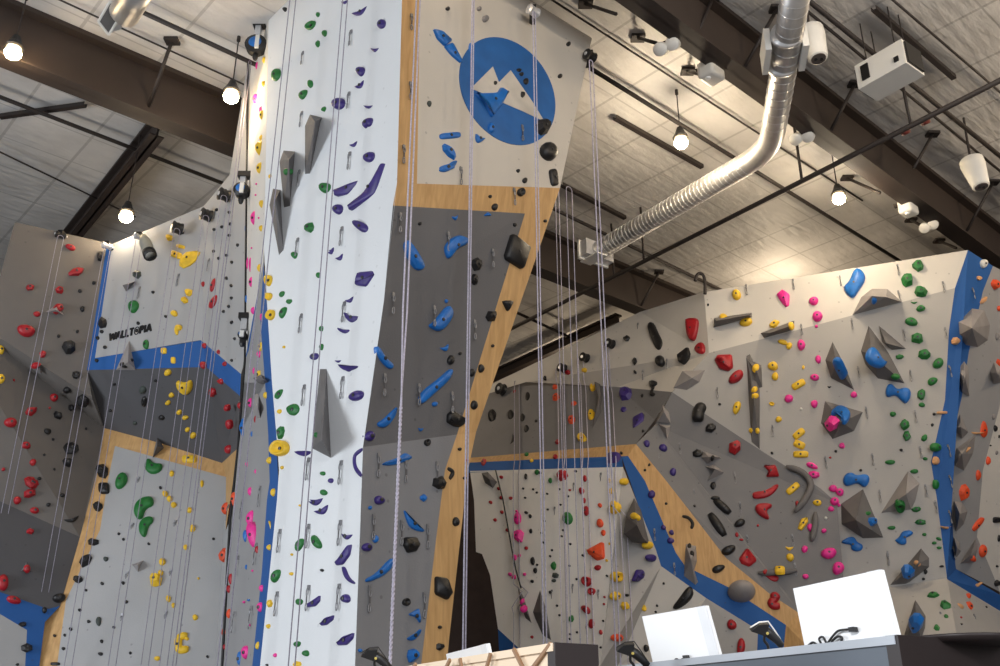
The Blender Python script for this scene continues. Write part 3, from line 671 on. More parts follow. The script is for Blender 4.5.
VOLS = '''
D .30|310 114.5 322 117.5 320.5 121 310 173.5 305 174 305 126|315 122|tall dark grey wedge
D .30|283.5 150.5 295 151.5 290 206 284 207.4 279.5 162|289 160|dark grey wedge with a green hold
D .28|273 188.6 280.5 190 283.5 250 279 255 269.5 205|275 200|slender dark grey wedge
D .40|320 369 326.5 369 331 458 311.6 448|322 440|long dark grey pyramid
E .25|46 312 57 304 64 315|56 310|small grey pyramid
D .25|122.5 285 136 281 126 291.5|128 284|small dark grey shard
D .22|28 366 44 361 41 375|39 365|small dark grey pyramid
E .30|116 370 129 340.5 135.5 370|128 362|grey pyramid under the lettering
D .30|152.5 458 157.5 434 164 448|157 446|dark grey spike
E .20|132 564.5 143 560.5 138 572|138 565|small grey pyramid
D .20|21 571 26.5 562 32 572|26.5 568|small dark red pyramid
D .35|591.6 370 600 380 602 394 601 412 592 430 597 400|599 398|narrow dark grey crescent
D .30|481.6 473 488 472 497 482 493 488 485 483|489 479|small dark grey block
D .60|634 498 641 510 655 550 646 546 632 542 624 534 626 516|637 525 643 538|dark grey domed
D .25|517.5 585.6 523.6 597 531.6 623 525.5 618 520.7 606|524 606|dark slender diamond
D .30|533 612 540 590 546.5 610 551 640 542.6 635 535 618|541 612|dark leaning shard
E .45|686 544 696 546 697 561 693.6 572 698 582 695.5 585 684 576 685 555|691 560|grey angular post
E .30|657 422 662.5 405 669.5 412.5 670.5 423|664 412|dark grey angular
E .22|658 423.5 671.5 425 667 439|666 428|pale grey wedge pointing down
D .35|746.5 356 750 354 758 372 759.7 391 759.7 449 751.6 442 749 402|754 400|long narrow grey
D .30|746.2 358.2 761.5 365.4 762.4 387 751.6 390 750 381.6|757 372|grey trapezoid above the long narrow
E .28|703 451 722 457.4 707.5 463.7 701 457.4|709 457|small grey arrow-shaped
E .28|705 466.4 714 464.6 724.6 472.7 707.5 481 719 472.7|715 469|grey folded arrow
E .25|673.3 388 682.3 371 705 370 699.5 382 686.8 390|692 378|flat grey slab-shaped
D .35|713.4 327.6 714.2 318 751.6 312.7 752 317|716 321 749 315|long grey wedge
D .35|760.6 333 794.4 320.4 793 330 764 338|770 333 790 326|dark grey slab
E .60|852.4 315 861.4 297 872 288.7 887.5 289 902 302|872 296 886 297|grey half hexagon
D .60|868.6 325.7 861 351 865 363.6 878 378.5 904.6 383.4 888 352|872 355|dark grey diamond
D .30|879 325.7 906 348.6 892 350 882 342|886 343|dark grey triangle
D .45|832.6 341.8 825.4 360 831 378 854.2 390 845 366|836 364|slender grey diamond
D .45|825 401 862.8 412 854 431 832.6 439 821 423|842 422|dark grey pentagon
D .70|841 504 863 489 883.4 537.5 863 538.4 841.6 524|856 520|large dark grey shield
E .50|881 513 908 471 919.5 483.5 915.4 500.6 911 509.6|906 494|grey triangular
D .50|890 585 921 548.3 929 558 929 567 910 581.6 906 583.8|918 564|grey keel-shaped
D .45|904.3 634.6 915.3 599.8 925.6 616 925 628 921 639 906.5 637|916 620|narrow grey fin
E .55|958.6 322 972 308.5 984 310 990 325 988 340 978 347 966 345 958.6 335|972 328|round grey dome
E .35|957.7 369 964 360 968.5 367 969.4 396 962 392|965 378|tall grey lens-shaped
E .35|954 428 960 414 968.5 432 962 439|961 427|small grey diamond
E .45|954 461 957 448 975.7 434.7 973 453.6 964 470.7 955 466|962 454|grey hooked
E .40|954 500.6 962 502.4 967.6 511.4 964 524 956 532|960 514|grey half dome
E .35|954 536.6 959.5 542 961 551 955 560|957 548|small grey half dome
E .35|960.4 563.6 975.7 538.4 977.5 549 974.8 562|971 555|pale grey triangle
E .35|990 372 994 362 1003 366 1004 382 994 384|997 373|small grey block
D .30|253 378 260 375 268 380 271 384 264 384.5 258 383|264 380|small dark grey
E .25|253 396 259 392 262 405 262 425 257 420 253 410|258 408|oval grey
'''
QDS = '''
@ 230 0 .2
608 190 367 295 598 500 362 597 905 110 900 450
@ 220 120 .2
652 200 400 290 613 575 392 630
@ 220 250 .2
410 360 625 300
@ 210 370 .2
475 115 668 75 497 480 660 495
@ 210 500 .25
283 150 398 130 525 115 272 400 398 375 520 370
@ 390 0 .2554
515 520 52 600
@ 370 160 .2
148 305 388 400 610 485 718 180 452 75
@ 360 290 .2
163 55 368 120 570 190 120 460 292 510 457 550
@ 350 410 .2
140 260 277 290 432 300 115 565 255 595 385 615
@ 350 533 .2
95 305 368 340
@ 820 250 .18
110 180 430 120 435 265 175 420 465 480 695 470 682 215 845 250
@ 820 360 .18
210 75 500 95 255 300 527 320 30 575 290 560 555 520 708 510 715 70
@ 820 470 .18
330 150 585 120 640 210 375 490 717 70 715 265 735 465
@ 780 540 .22
488 90 730 360 880 370
@ 640 270 .18
850 90 590 120 895 340
@ 640 380 .18
430 80 735 290 525 550 105 450 220 390
@ 640 480 .18
555 160 595 345 860 500 845 340 300 90 190 500 80 310
@ 470 300 .2
865 385 985 330 840 150
@ 460 430 .2
475 420 570 300 705 250
@ 440 540 .19
590 300 700 270 835 300 775 480
@ 0 480 .2793
497 15 475 180 455 355 438 505 628 170 612 345 595 497 820 115 935 50 855 300 920 255 903 480 870 100 842 500
@ 0 160 .2554
548 525 700 475 820 415
'''
# ---------- volumes and holds ---------------------------------------------
def build_bvh(): return BVHTree.FromPolygons([tuple(v) for v in WV], WF, epsilon=1e-6)
BVH = build_bvh()
def hit(px, py):
    d = ray(px, py).normalized()
    loc, nrm, idx, dist = BVH.ray_cast(CAM, d, 200)
    if loc is None: return None
    if nrm.dot(d) > 0: nrm = -nrm
    return loc, nrm, WR[idx], dist
ITEMS = []      # everything that needs a distinguishing label
def note(o, adj, kind, reg, px, py, size, cat, noun):
    ITEMS.append(dict(o=o, adj=adj, kind=kind, reg=reg, x=px, y=py, s=size, cat=cat, noun=noun))
def facing_plane(px, py, lift=0.0, mincos=.5):
    h = hit(px, py)
    if h is None: return None
    loc, nrm, reg, dist = h
    view = (CAM-loc).normalized(); n = nrm.copy(); k = 0
    while n.dot(view) < mincos and k < 12:
        n = (n + view*.25).normalized(); k += 1
    return loc, n, reg, dist, nrm

def volume_mesh(outline, apex, h, mat, desc, px=None):
    cx = sum(p[0] for p in outline)/len(outline); cy = sum(p[1] for p in outline)/len(outline)
    f = facing_plane(cx, cy, 0, .35)
    if f is None: print('VOLUME MISS', desc); return
    loc, n, reg, dist, nrm = f
    pl = (loc, n); pla = (loc+n*h, n); plb = (loc-n*.03, n)
    base = [on(pl, *p) for p in outline]; ap = [on(pla, *p) for p in apex]
    if len(ap) == 1:
        k = len(base); V = base+ap; Fc = [(i, (i+1) % k, k) for i in range(k)]
        Fc.append(tuple(range(k))[::-1])
        o = mesh_obj('climbing_volume', V, Fc, mat, None, False, loc)
    else:
        bm = bmesh.new()
        for v in base+ap: bm.verts.new(v)
        r_ = bmesh.ops.convex_hull(bm, input=bm.verts)
        bmesh.ops.delete(bm, geom=[v for v in bm.verts if not v.link_faces], context='VERTS')
        bm.verts.index_update(); V = [v.co.copy() for v in bm.verts]; Fc = [tuple(v.index for v in q_.verts) for q_ in bm.faces]; bm.free()
        o = mesh_obj('climbing_volume', V, Fc, mat, None, False, loc)
    k2 = len(WV); WV.extend(V)
    for q_ in Fc: WF.append(tuple(i+k2 for i in q_)); WR.append(reg)
    xs = [p[0] for p in outline]; ys_ = [p[1] for p in outline]
    note(o, desc, 'volume', reg, cx, cy, max(max(xs)-min(xs), max(ys_)-min(ys_)), 'climbing volume', 'volume')
for ln in VOLS.strip().splitlines():
    head, ol, ap, desc = ln.split('|'); c_, h_ = head.split()
    f = [float(x) for x in ol.split()]; a = [float(x) for x in ap.split()]
    volume_mesh([(f[i], f[i+1]) for i in range(0, len(f), 2)], [(a[i], a[i+1]) for i in range(0, len(a), 2)], float(h_), VOLM[c_], desc)
def dome_volume(px, py, wpx, hpx, h, mat, desc):
    loc, n, reg, dist, nrm = facing_plane(px, py); pl = (loc, n)
    V, Fc = [], []; N, R_ = 22, 6
    for j in range(R_+1):
        t = j/R_*math.pi/2
        for i in range(N):
            a = 2*math.pi*i/N; V.append(on(pl, px+math.cos(a)*wpx/2, py+math.sin(a)*hpx/2).lerp(loc, 1-math.cos(t)) + n*(h*math.sin(t)))
    for j in range(R_):
        for i in range(N): Fc.append((j*N+i, j*N+(i+1) % N, (j+1)*N+(i+1) % N, (j+1)*N+i))
    o = mesh_obj('climbing_volume', V, Fc, mat, None, True, loc)
    k2 = len(WV); WV.extend(V)
    for q_ in Fc: WF.append(tuple(i+k2 for i in q_)); WR.append(reg)
    note(o, desc, 'volume', reg, px, py, wpx, 'climbing volume', 'volume')
def pill_volume(pts, wpx, mat, desc, h=.5):
    loc, n, reg, dist, nrm = facing_plane(*pts[len(pts)//2]); pl = (loc+n*.08, n)
    r = wpx*dist/FPX/2
    P = spline([on(pl, *p) for p in pts], 5); k = len(P)
    rs = [r*min(1, .45+.55*min(i, k-1-i)/2) for i in range(k)]
    V, Fc = tube(P, rs, 12)
    o = mesh_obj('climbing_volume', V, Fc, mat, None, True, loc)
    k2 = len(WV); WV.extend(V)
    for q_ in Fc: WF.append(tuple(i+k2 for i in q_)); WR.append(reg)
    note(o, desc, 'volume', reg, pts[0][0], pts[0][1], 30, 'climbing volume', 'volume')
dome_volume(741.5, 592, 28, 21, .5, VOLM['E'], 'smooth grey half-ball')
pill_volume([(786, 466), (802, 472), (811, 484), (806, 498), (795, 512)], 6, VOLM['D'], 'bent dark grey tube-shaped')
pill_volume([(815.5, 512), (815, 526), (812, 541)], 5.5, VOLM['D'], 'short upright grey tube-shaped')
pill_volume([(758, 573), (776, 572.5), (797, 570.5)], 5.5, VOLM['D'], 'level grey tube-shaped')
BVH = build_bvh()

def outline_unit(kind, rng):
    P = []
    if kind in ('e', 'n'):
        a1_, a2_, p1, p2 = rng.uniform(.03, .09), rng.uniform(.02, .06), rng.uniform(0, 6.3), rng.uniform(0, 6.3)
        for i in range(16):
            t = 2*math.pi*i/16; k = 1+a1_*math.cos(2*t+p1)+a2_*math.cos(3*t+p2); P.append((.5*math.cos(t)*k, .5*math.sin(t)*k))
    elif kind == 'f':
        nn = rng.choice([6, 7, 7, 8]); off = rng.uniform(0, 1)
        for i in range(nn):
            t = 2*math.pi*(i+off+rng.uniform(-.22, .22))/nn; k = rng.uniform(.9, 1.12); P.append((.5*math.cos(t)*k, .5*math.sin(t)*k))
    elif kind == 'r':
        for i in range(20):
            t = 2*math.pi*i/20; c_, s_ = math.cos(t), math.sin(t); P.append((.5*abs(c_)**.5*(1 if c_ > 0 else -1), .5*abs(s_)**.5*(1 if s_ > 0 else -1)))
    elif kind in 'l':
        for i in range(9): t = i/8; P.append((t-.5, .5-.2*math.sin(math.pi*t)))
        for i in range(7, 0, -1): t = i/8; P.append((t-.5, .5-math.sin(math.pi*t)**.8))
    elif kind == 't':
        P = [(-.5, -.42), (-.2, -.5), (.2, -.5), (.5, -.42), (.42, -.2), (.1, .4), (0, .5), (-.1, .4), (-.42, -.2)]
    return P
SHAPE = {'e': 'rounded', 'n': 'dished', 'f': 'chunky', 'r': 'block-shaped', 'l': 'half-moon', 't': 'triangular', '.': 'round'}
def inset(P, d):
    n = len(P); out = []
    A = sum(P[i][0]*P[(i+1) % n][1]-P[(i+1) % n][0]*P[i][1] for i in range(n)); sg = 1 if A > 0 else -1
    for i in range(n):
        (x0, y0), (x1, y1), (x2, y2) = P[i-1], P[i], P[(i+1) % n]
        tx, ty = x2-x0, y2-y0; L_ = math.hypot(tx, ty) or 1; out.append((x1-ty/L_*d*sg, y1+tx/L_*d*sg))
    return out
def chaikin(P, it=2):
    for _ in range(it):
        Q = []
        for i in range(len(P)):
            a, b_ = P[i], P[(i+1) % len(P)]
            Q += [(a[0]*.75+b_[0]*.25, a[1]*.75+b_[1]*.25), (a[0]*.25+b_[0]*.75, a[1]*.25+b_[1]*.75)]
        P = Q
    return P
CRISP = ('angular', 'pad-shaped', 'boxy', 'diamond-shaped', 'pentagonal', 'blocky', 'arrowhead', 'arrow-shaped', 'triangular', 'star-shaped', 'boomerang-shaped', 'blade-shaped', 'chunky', 'wedge-shaped')
def soft(P, c_=.12):
    Q = []
    for i in range(len(P)):
        p, a, b_ = P[i], P[i-1], P[(i+1) % len(P)]
        Q += [(p[0]+(a[0]-p[0])*c_, p[1]+(a[1]-p[1])*c_), (p[0]*.9+(a[0]+b_[0])*.05, p[1]*.9+(a[1]+b_[1])*.05), (p[0]+(b_[0]-p[0])*c_, p[1]+(b_[1]-p[1])*c_)]
    return Q
RECS = []     # every hold, before the 300 that show largest become objects of their own
def add_hold(col, kind, px, py, wpx, hpx, rot=0, pts=None, word=None, rng=None):
    f = facing_plane(px, py)
    if f is None: print('HOLD MISS', col, px, py); return
    loc, n, reg, dist, nrm = f
    m_px = dist/FPX   # metres per picture pixel near the hold
    if pts is None:
        U_ = outline_unit(kind, rng); cr, sr = math.cos(math.radians(rot)), math.sin(math.radians(rot))
        PX = [(px + (u*wpx*cr - v*hpx*sr), py - (u*wpx*sr + v*hpx*cr)) for u, v in U_]
    else:
        PX = soft(pts) if word in CRISP else chaikin(pts, 2)
    small = min(wpx, hpx)*m_px; size = max(wpx, hpx)
    hgt = max(.03, min(.30, small*(.5 if kind in 'eftn.' else .38)))
    lift = n*(hgt*.4)
    pl = (loc+lift, n)
    e1 = n.cross(ZUP).normalized(); e2 = n.cross(e1)
    q2 = [(on(pl, *p)-lift-loc) for p in PX]; q2 = [(w.dot(e1), w.dot(e2)) for w in q2]
    V, Fc = [], []; N = len(q2)
    def ring(P, z):
        k = len(V); V.extend(loc+e1*a+e2*b_+n*z for a, b_ in P); return k
    def bridge(k1_, k2_):
        for i in range(N): Fc.append((k1_+i, k1_+(i+1) % N, k2_+(i+1) % N, k2_+i))
    cx = sum(p[0] for p in q2)/N; cy = sum(p[1] for p in q2)/N
    sc = lambda s, dx=0, dy=0: [(cx+(a-cx)*s+dx, cy+(b_-cy)*s+dy) for a, b_ in q2]
    sm = True
    if kind == 'f':
        dx, dy = rng.uniform(-.14, .14)*small, rng.uniform(-.1, .18)*small
        ks = [ring(sc(1.0), -.04), ring(sc(1.0), hgt*.2), ring(sc(.62, dx, dy), hgt*.9)]
        bridge(ks[0], ks[1]); bridge(ks[1], ks[2]); V.append(loc+e1*(cx+dx)+e2*(cy+dy)+n*hgt); t = len(V)-1
        for i in range(N): Fc.append((ks[2]+i, ks[2]+(i+1) % N, t))
        sm = False
    elif kind == 'n':
        ks = [ring(sc(1.0), -.04), ring(sc(1.02), hgt*.4), ring(sc(.94), hgt*.85), ring(sc(.8), hgt), ring(sc(.62), hgt*.85), ring(sc(.42), hgt*.45)]
        for a, b_ in zip(ks, ks[1:]): bridge(a, b_)
        Fc.append(tuple(ks[-1]+i for i in range(N)))
    elif kind == 'o':
        ks = [ring(q2, -.04), ring(q2, hgt*.35), ring(inset(q2, small*.08), hgt*.72), ring(inset(q2, small*.17), hgt*.97)]
        for a, b_ in zip(ks, ks[1:]): bridge(a, b_)
        Fc.append(tuple(ks[-1]+i for i in range(N)))
    else:
        pr_ = [(1.0, -.04), (1.0, .25*hgt), (.92, .55*hgt), (.74, .82*hgt), (.45, .97*hgt)]
        ks = [ring(sc(s), z) for s, z in pr_]
        for a, b_ in zip(ks, ks[1:]): bridge(a, b_)
        V.append(loc+e1*cx+e2*cy+n*hgt); t = len(V)-1
        for i in range(N): Fc.append((ks[-1]+i, ks[-1]+(i+1) % N, t))
    bolt = None
    if size >= 8.5 and min(wpx, hpx) > 4.5:
        zc = hgt*(.97 if kind != 'n' else .5)
        bolt = lathe(loc+e1*cx+e2*cy+n*(zc-.01), [(.016, 0), (.024, .012), (.024, .022), (.012, .024)], 8, n)
    RECS.append((wpx*hpx, V, Fc, col, sm, loc, bolt, word or SHAPE[kind], reg, px, py, size))
def add_spine(col, wpx, pts, word):
    mid_ = pts[len(pts)//2]
    f = facing_plane(*mid_)
    if f is None: print('SPINE MISS', col, mid_); return
    loc, n, reg, dist, nrm = f
    r = wpx*dist/FPX/2
    pl = (loc+n*r*.35, n)
    P = spline([on(pl, *p) for p in pts], 5); P = [p-n*r*.35 for p in P]
    k = len(P); e = [min(i, k-1-i) for i in range(k)]
    rs = [r*(.62 if v == 0 else .9 if v == 1 else 1.0) for v in e]
    V, Fc = tube(P, rs, 12)
    V = [v if (v-loc).dot(n) > -.04 else v - n*((v-loc).dot(n)+.04) for v in V]
    xs = [p[0] for p in pts]; ys_ = [p[1] for p in pts]; size = max(max(xs)-min(xs), max(ys_)-min(ys_))+wpx
    bolt = lathe(P[k//2]+n*(r-.012), [(.016, 0), (.024, .012), (.024, .022), (.012, .024)], 8, n) if wpx > 5 else None
    RECS.append((wpx*size*.8, V, Fc, col, True, loc, bolt, word, reg, mid_[0], mid_[1], size))
rng = random.Random(11)
X0 = Y0 = 0.0; S = 1.0
for ln in HOLDS.strip().splitlines():
    if ln.startswith('@'):
        X0, Y0, S = [float(v) for v in ln[1:].split()]; continue
    for en in ln.split(';'):
        en = en.strip()
        if not en: continue
        word = None
        if '~' in en: en, word = en.split('~'); word = word.strip()
        tk = en.split(); col, kind = tk[0], tk[1]; f = [float(v) for v in tk[2:]]
        tx = lambda v: X0+v*S
        ty = lambda v: Y0+v*S
        if kind == '.':
            for i in range(1, len(f)-1, 2): add_hold(col, 'e' , tx(f[i]), ty(f[i+1]), f[0]*S, f[0]*S, 0, None, 'round', rng)
        elif kind == 's':
            add_spine(col, f[0]*S, [(tx(f[i]), ty(f[i+1])) for i in range(1, len(f), 2)], word or 'curved')
        elif kind == 'o':
            P = [(tx(f[i]), ty(f[i+1])) for i in range(0, len(f), 2)]
            xs = [p[0] for p in P]; ys_ = [p[1] for p in P]
            A_ = abs(sum(P[i][0]*P[(i+1) % len(P)][1]-P[(i+1) % len(P)][0]*P[i][1] for i in range(len(P))))/2
            w_, h_ = max(xs)-min(xs), max(ys_)-min(ys_); ln_ = math.hypot(w_, h_)
            cx_ = sum(xs)/len(P); cy_ = sum(ys_)/len(P)
            thick = A_/max(w_, h_, 1e-3)
            add_hold(col, 'o', cx_, cy_, max(w_, h_), min(thick, min(w_, h_)), 0, P, word, rng)
        else:
            w_, h_ = f[2]*S, f[3]*S; r_ = f[4] if len(f) > 4 else 0
            add_hold(col, kind, tx(f[0]), ty(f[1]), w_, h_, r_, None, None, rng)

RECS.sort(key=lambda r_: -r_[0]*(1 if -2 < r_[9] < 1002 and r_[10] < 668 else .01))
for area_, V, Fc, col, sm, loc, bolt, word, reg, px, py, size in RECS[:300]:
    o = mesh_obj('climbing_hold', V, Fc, PLASTIC[col], None, sm, loc)
    if bolt: mesh_obj('bolt', bolt[0], bolt[1], BOLT, o, False, loc)
    note(o, (CNAME[col], word), 'hold', reg, px, py, size, 'climbing hold', 'hold')
V_, F_, M_, cols_ = [], [], [], []
for area_, V, Fc, col, sm, loc, bolt, word, reg, px, py, size in RECS[300:]:
    if col not in cols_: cols_.append(col)
    k = len(V_); V_ += [v for v in V]
    for q_ in Fc: F_.append(tuple(i+k for i in q_)); M_.append((cols_.index(col), sm))
me = bpy.data.meshes.new('small_footholds'); me.from_pydata([tuple(v) for v in V_], [], F_)
for c_ in cols_: me.materials.append(PLASTIC[c_])
for p_, (i_, sm_) in zip(me.polygons, M_): p_.material_index = i_; p_.use_smooth = sm_
o = bpy.data.objects.new('small_footholds', me); COL.link(o); o['kind'] = 'stuff'
tag(o, 'hundreds of tiny coloured footholds dotted between the bigger holds on all walls', 'footholds')

# ---------- quickdraws ------------------------------------------------------
def ring_path(rx, rz, cz, n=14): return [Vector((rx*math.cos(2*math.pi*i/n), 0, cz+rz*math.sin(2*math.pi*i/n))) for i in range(n+1)]
QD = None
def make_qd(name):
    e = empty(name, (0, 0, 0))
    V, Fc = obox((0, .012, .0), Vector((.02, 0, 0)), Vector((0, .012, 0)), Vector((0, 0, .03))); mesh_obj('hanger', V, Fc, DRAWM, e)
    V, Fc = tube(ring_path(.016, .042, -.055), .008, 6, False); V = [v+Vector((0, .03, 0)) for v in V]; mesh_obj('carabiner', V, Fc, DRAWM, e, True)
    V, Fc = obox((0, .03, -.14), Vector((.009, 0, 0)), Vector((0, .004, 0)), Vector((0, 0, .055))); mesh_obj('sling', V, Fc, SLING, e)
    V, Fc = tube(ring_path(.018, .046, -.225), .008, 6, False); V = [v+Vector((0, .03, 0)) for v in V]; mesh_obj('carabiner', V, Fc, DRAWM, e, True)
    return e
def put_qd(px, py):
    global QD
    h = hit(px, py-6)
    if h is None: print('QD MISS', px, py); return
    loc, nrm, reg, dist = h
    if QD is None: QD = make_qd('quickdraw'); e = QD
    else:
        e = QD.copy(); COL.link(e)
        for ch in list(QD.children):
            c_ = ch.copy(); COL.link(c_); c_.parent = e
    hn = Vector((nrm.x, nrm.y, 0)).normalized()
    e.location = loc; e.rotation_euler = (0, 0, math.atan2(hn.y, hn.x)-math.pi/2)
    sc_ = 1.0 if dist < 17 else .92; e.scale = (sc_, sc_, sc_)
    note(e, ('steel', 'dangling'), 'quickdraw', reg, px, py, 15, 'quickdraw', 'quickdraw')
for ln in QDS.strip().splitlines():
    if ln.startswith('@'): X0, Y0, S = [float(v) for v in ln[1:].split()]; continue
    f = [float(v) for v in ln.split()]
    for i in range(0, len(f), 2): put_qd(X0+f[i]*S, Y0+f[i+1]*S)
# ---------- ropes and their anchors ---------------------------------------
def anchor(px, py, Y, label, r=.13, name='belay_anchor'):
    p = pt(px, py, Y); e = empty(name, p)
    back_ = Vector((0, 1, 0))
    V, Fc = obox(p+Vector((0, .15, .06)), Vector((.05, 0, 0)), Vector((0, .2, 0)), Vector((0, 0, .04))); mesh_obj('bracket', V, Fc, BLACKM, e)
    ax = Vector((.75, .66, 0))
    V, Fc = lathe(p-ax*.09, [(r*.5, -.02), (r, 0), (r*.85, .05), (r*.85, .13), (r, .18), (r*.5, .2)], 16, ax); mesh_obj('pulley_drum', V, Fc, STEEL if r < .1 and px > 100 else BLACKM, e, False)
    V, Fc = lathe(p-ax*.12, [(r*.3, 0), (r*.35, .01), (r*.35, .25), (r*.3, .26)], 10, ax); mesh_obj('axle', V, Fc, STEEL, e)
    tag(e, label, 'rope anchor', 'rope anchors on the wall tops'); return p
def rope(px, py, Y, label, gap=.06, r=.010, mat=ROPE1, lean=.0, zbot=.02, twist=0, ax=Vector((.8, .6, 0)), single=False):
    """one rope: up one side, over the anchor and down the other"""
    t = pt(px, py, Y); L_, R_ = t-ax*gap/2, t+ax*gap/2; P = []
    if single:
        P = [Vector((t.x+lean, t.y, zbot)), t]
    elif twist:
        zt = twist; n = int((zt-zbot)/.0167)
        for s_, side_ in ((0, L_), (1, R_)):
            Q = []
            for i in range(n):
                z = zbot+(zt-zbot)*i/n; a = z*2*math.pi/.10 + math.pi*s_
                Q.append(Vector((t.x+.010*math.cos(a), t.y+.010*math.sin(a), z)))
            Q += [Vector((side_.x, side_.y, zt+1.2)), side_]
            P += Q if s_ == 0 else Q[::-1]
    else:
        P = [Vector((L_.x, L_.y, zbot)), L_]+[t+ax*(-math.cos(a)*gap/2)+ZUP*(math.sin(a)*gap/2) for a in (.6, 1.2, 1.9, 2.5)]+[R_, Vector((R_.x+lean, R_.y, zbot))]
    V, Fc = tube(P, r, 6); o = mesh_obj('climbing_rope', V, Fc, mat, None, True, (t.x, t.y, zbot)); tag(o, label, 'rope', 'climbing ropes'); return o
def draped(px, py, label, mat):
    """a rope lying down the back wall: two strands that follow its facets to the floor"""
    A_, B_ = [], []
    for i in range(30):
        y = py+i*10
        x = 500+(px-500)*(y+1931)/(py+1931)
        h = hit(x, y)
        if h is None or h[0].y < 19: break
        p = h[0]+h[1]*.14; A_.append(p-Vector((.07, .05, 0))); B_.append(p+Vector((.07, .05, 0)))
    for Q in (A_, B_): Q.append(Vector((Q[-1].x, Q[-1].y-.1, .03)))
    V, Fc = tube(A_[::-1]+[(A_[0]+B_[0])/2+Vector((0, 0, .07))]+B_, .011, 6)
    o = mesh_obj('climbing_rope', V, Fc, mat, None, True, A_[-1]); tag(o, label, 'rope', 'climbing ropes'); return o
# tower ropes (top anchors stand just above the frame)
rope(295.5, -25, 12.3, 'thin pale rope hanging down the left part of the white tower face', .10, .008, ROPE2)
rope(347.5, -30, 11.3, 'thin pale rope hanging down the right part of the white tower face', .08, .008, ROPE2)
rope(419.5, -30, 10.6, 'lavender rope on the plywood edge, its strands twisted together lower down', .06, .011, ROPE1, 0, .02, 4.6)
rope(473.5, -25, 11.5, 'lavender double rope down the middle of the grey tower face', .035, .011)
anchor(533, 11, 12.45, 'small steel rope anchor at the top edge of the beige panel', .09)
rope(534, 13, 12.3, 'lavender double rope running down across the blue round emblem', .05, .010)
anchor(590, 56, 13.6, 'dark rope anchor on the outer top corner of the tower', .10)
rope(591, 62, 13.5, 'lavender double rope just outside the outer edge of the tower', .08, .011)
rope(569, 190, 15.5, 'thin double rope behind the tower, left of the duct outlet', .14, .008)
rope(557, 190, 16.5, 'thin double rope closest behind the plywood tower edge', .09, .008)
# back wall ropes
for x, y, Y, lb, lr in ((610, 343.5, vr(610, 343.5).y-.35, 'black pulley anchor highest on the back wall edge', 'thin rope from the highest back wall anchor'),
                        (584.5, 357.5, vr(584.5, 357.5).y-.35, 'black pulley anchor in the middle of the back wall edge', 'thin rope from the middle back wall anchor'),
                        (562, 368, vr(562, 368).y-.35, 'black pulley anchor lowest on the back wall edge', 'thin rope from the lowest back wall anchor')):
    anchor(x, y, Y, lb, .13); draped(x, y+3, lr, ROPE1)
anchor(501, 389, vr(501, 389).y-.4, 'black anchor cluster in the dim corner beside the tower', .18)
draped(519, 386, 'faint thin rope on the dim back wall nearest the tower', ROPE2)
o = tube([on((RLp[0]+RLp[1]*.12, RLp[1]), *p_) for p_ in ((495.5, 470), (503, 500), (512, 550), (516, 570), (521, 588))], .02, 6)
o = mesh_obj('cable', *o, BLACKM, None, True, rl(521, 588)); tag(o, 'black cable slanting down the left of the white back wall', 'cable')
# left wall ropes
for x, y, Y, lb, lr, m_ in ((60.5, 235, 17.5, 'small dark anchor on the top of the far left wall', 'thin dark rope on the far left wall', ROPE2),
                            (107, 246, 17.7, 'pale anchor at the inside corner of the left walls', 'thin rope in the inside corner of the left walls', ROPE2),
                            (139, 237, 17.1, 'small anchor above the hanging grey device', 'thin rope down past the lettering', ROPE2),
                            (177, 228, 16.9, 'black drum anchor, leftmost of three on the sloping top edge', 'thin violet rope from the leftmost black drum', ROPE2),
                            (206, 215, 16.6, 'black drum anchor, middle of three on the sloping top edge', 'thin violet rope from the middle black drum', ROPE2),
                            (224, 195, 15.9, 'black drum anchor, topmost of three on the sloping top edge', 'thin violet rope from the topmost black drum', ROPE2)):
    anchor(x, y, Y, lb, .13 if x > 150 else .07); rope(x, y+3, Y-.1, lr, .12, .006, m_)
cb = [v+(CAM-v).normalized()*.12 for v in (bl['a'], bl['b'], bl['c'], bl['d'], bl['e'], bl['f'], bl['g'])]
o = mesh_obj('cable', *tube(cb, .022, 6), BLACKM, None, True, cb[-1]); tag(o, 'black cable following the corner between the lettered wall and the tower', 'cable')
rope(250, 62, 14.9, 'thin violet rope from the auto belay at the tower top', .05, .007, ROPE2)
# auto belay units
def auto_belay(px, py, Y, w, h, label, tilt=0):
    p = pt(px, py, Y); e = empty('auto_belay', p); m_ = Matrix.Rotation(tilt, 3, 'Y')
    def put(nm, vf, mt, sm=False): mesh_obj(nm, [p+m_ @ v for v in vf[0]], vf[1], mt, e, sm)
    put('housing', lathe((0, -.13, 0), [(w*.32, 0), (w*.5, .04), (w*.5, .2), (w*.32, .25)], 18, Vector((0, 1, 0))), BLACKM)
    put('cover_plate', lathe((0, -.15, 0), [(w*.2, 0), (w*.3, .02), (w*.3, .04)], 14, Vector((0, 1, 0))), PLASTIC['B'])
    put('side_panel', obox((w*.12, -.15, -.02), Vector((.035, 0, 0)), Vector((0, .02, 0)), Vector((0, 0, w*.36))), WHITEM)
    put('hanging_bracket', obox((0, 0, h*.42), Vector((.05, 0, 0)), Vector((0, .05, 0)), ZUP*(h*.22)), STEEL)
    put('mount_plate', obox((.02, 0, h*.66), Vector((.12, 0, 0)), Vector((0, .08, 0)), ZUP*.05), BLACKM)
    put('nozzle', lathe((0, 0, -w*.5-.12), [(.03, 0), (.05, .05), (.05, .14)], 10), BLACKM)
    tag(e, label, 'auto belay device')
auto_belay(256.5, 46, 14.3, .40, .75, 'black and blue auto belay device hanging at the tower top')
auto_belay(242, 191, 15.0, .28, .5, 'dark blue auto belay device lower down beside the tower')
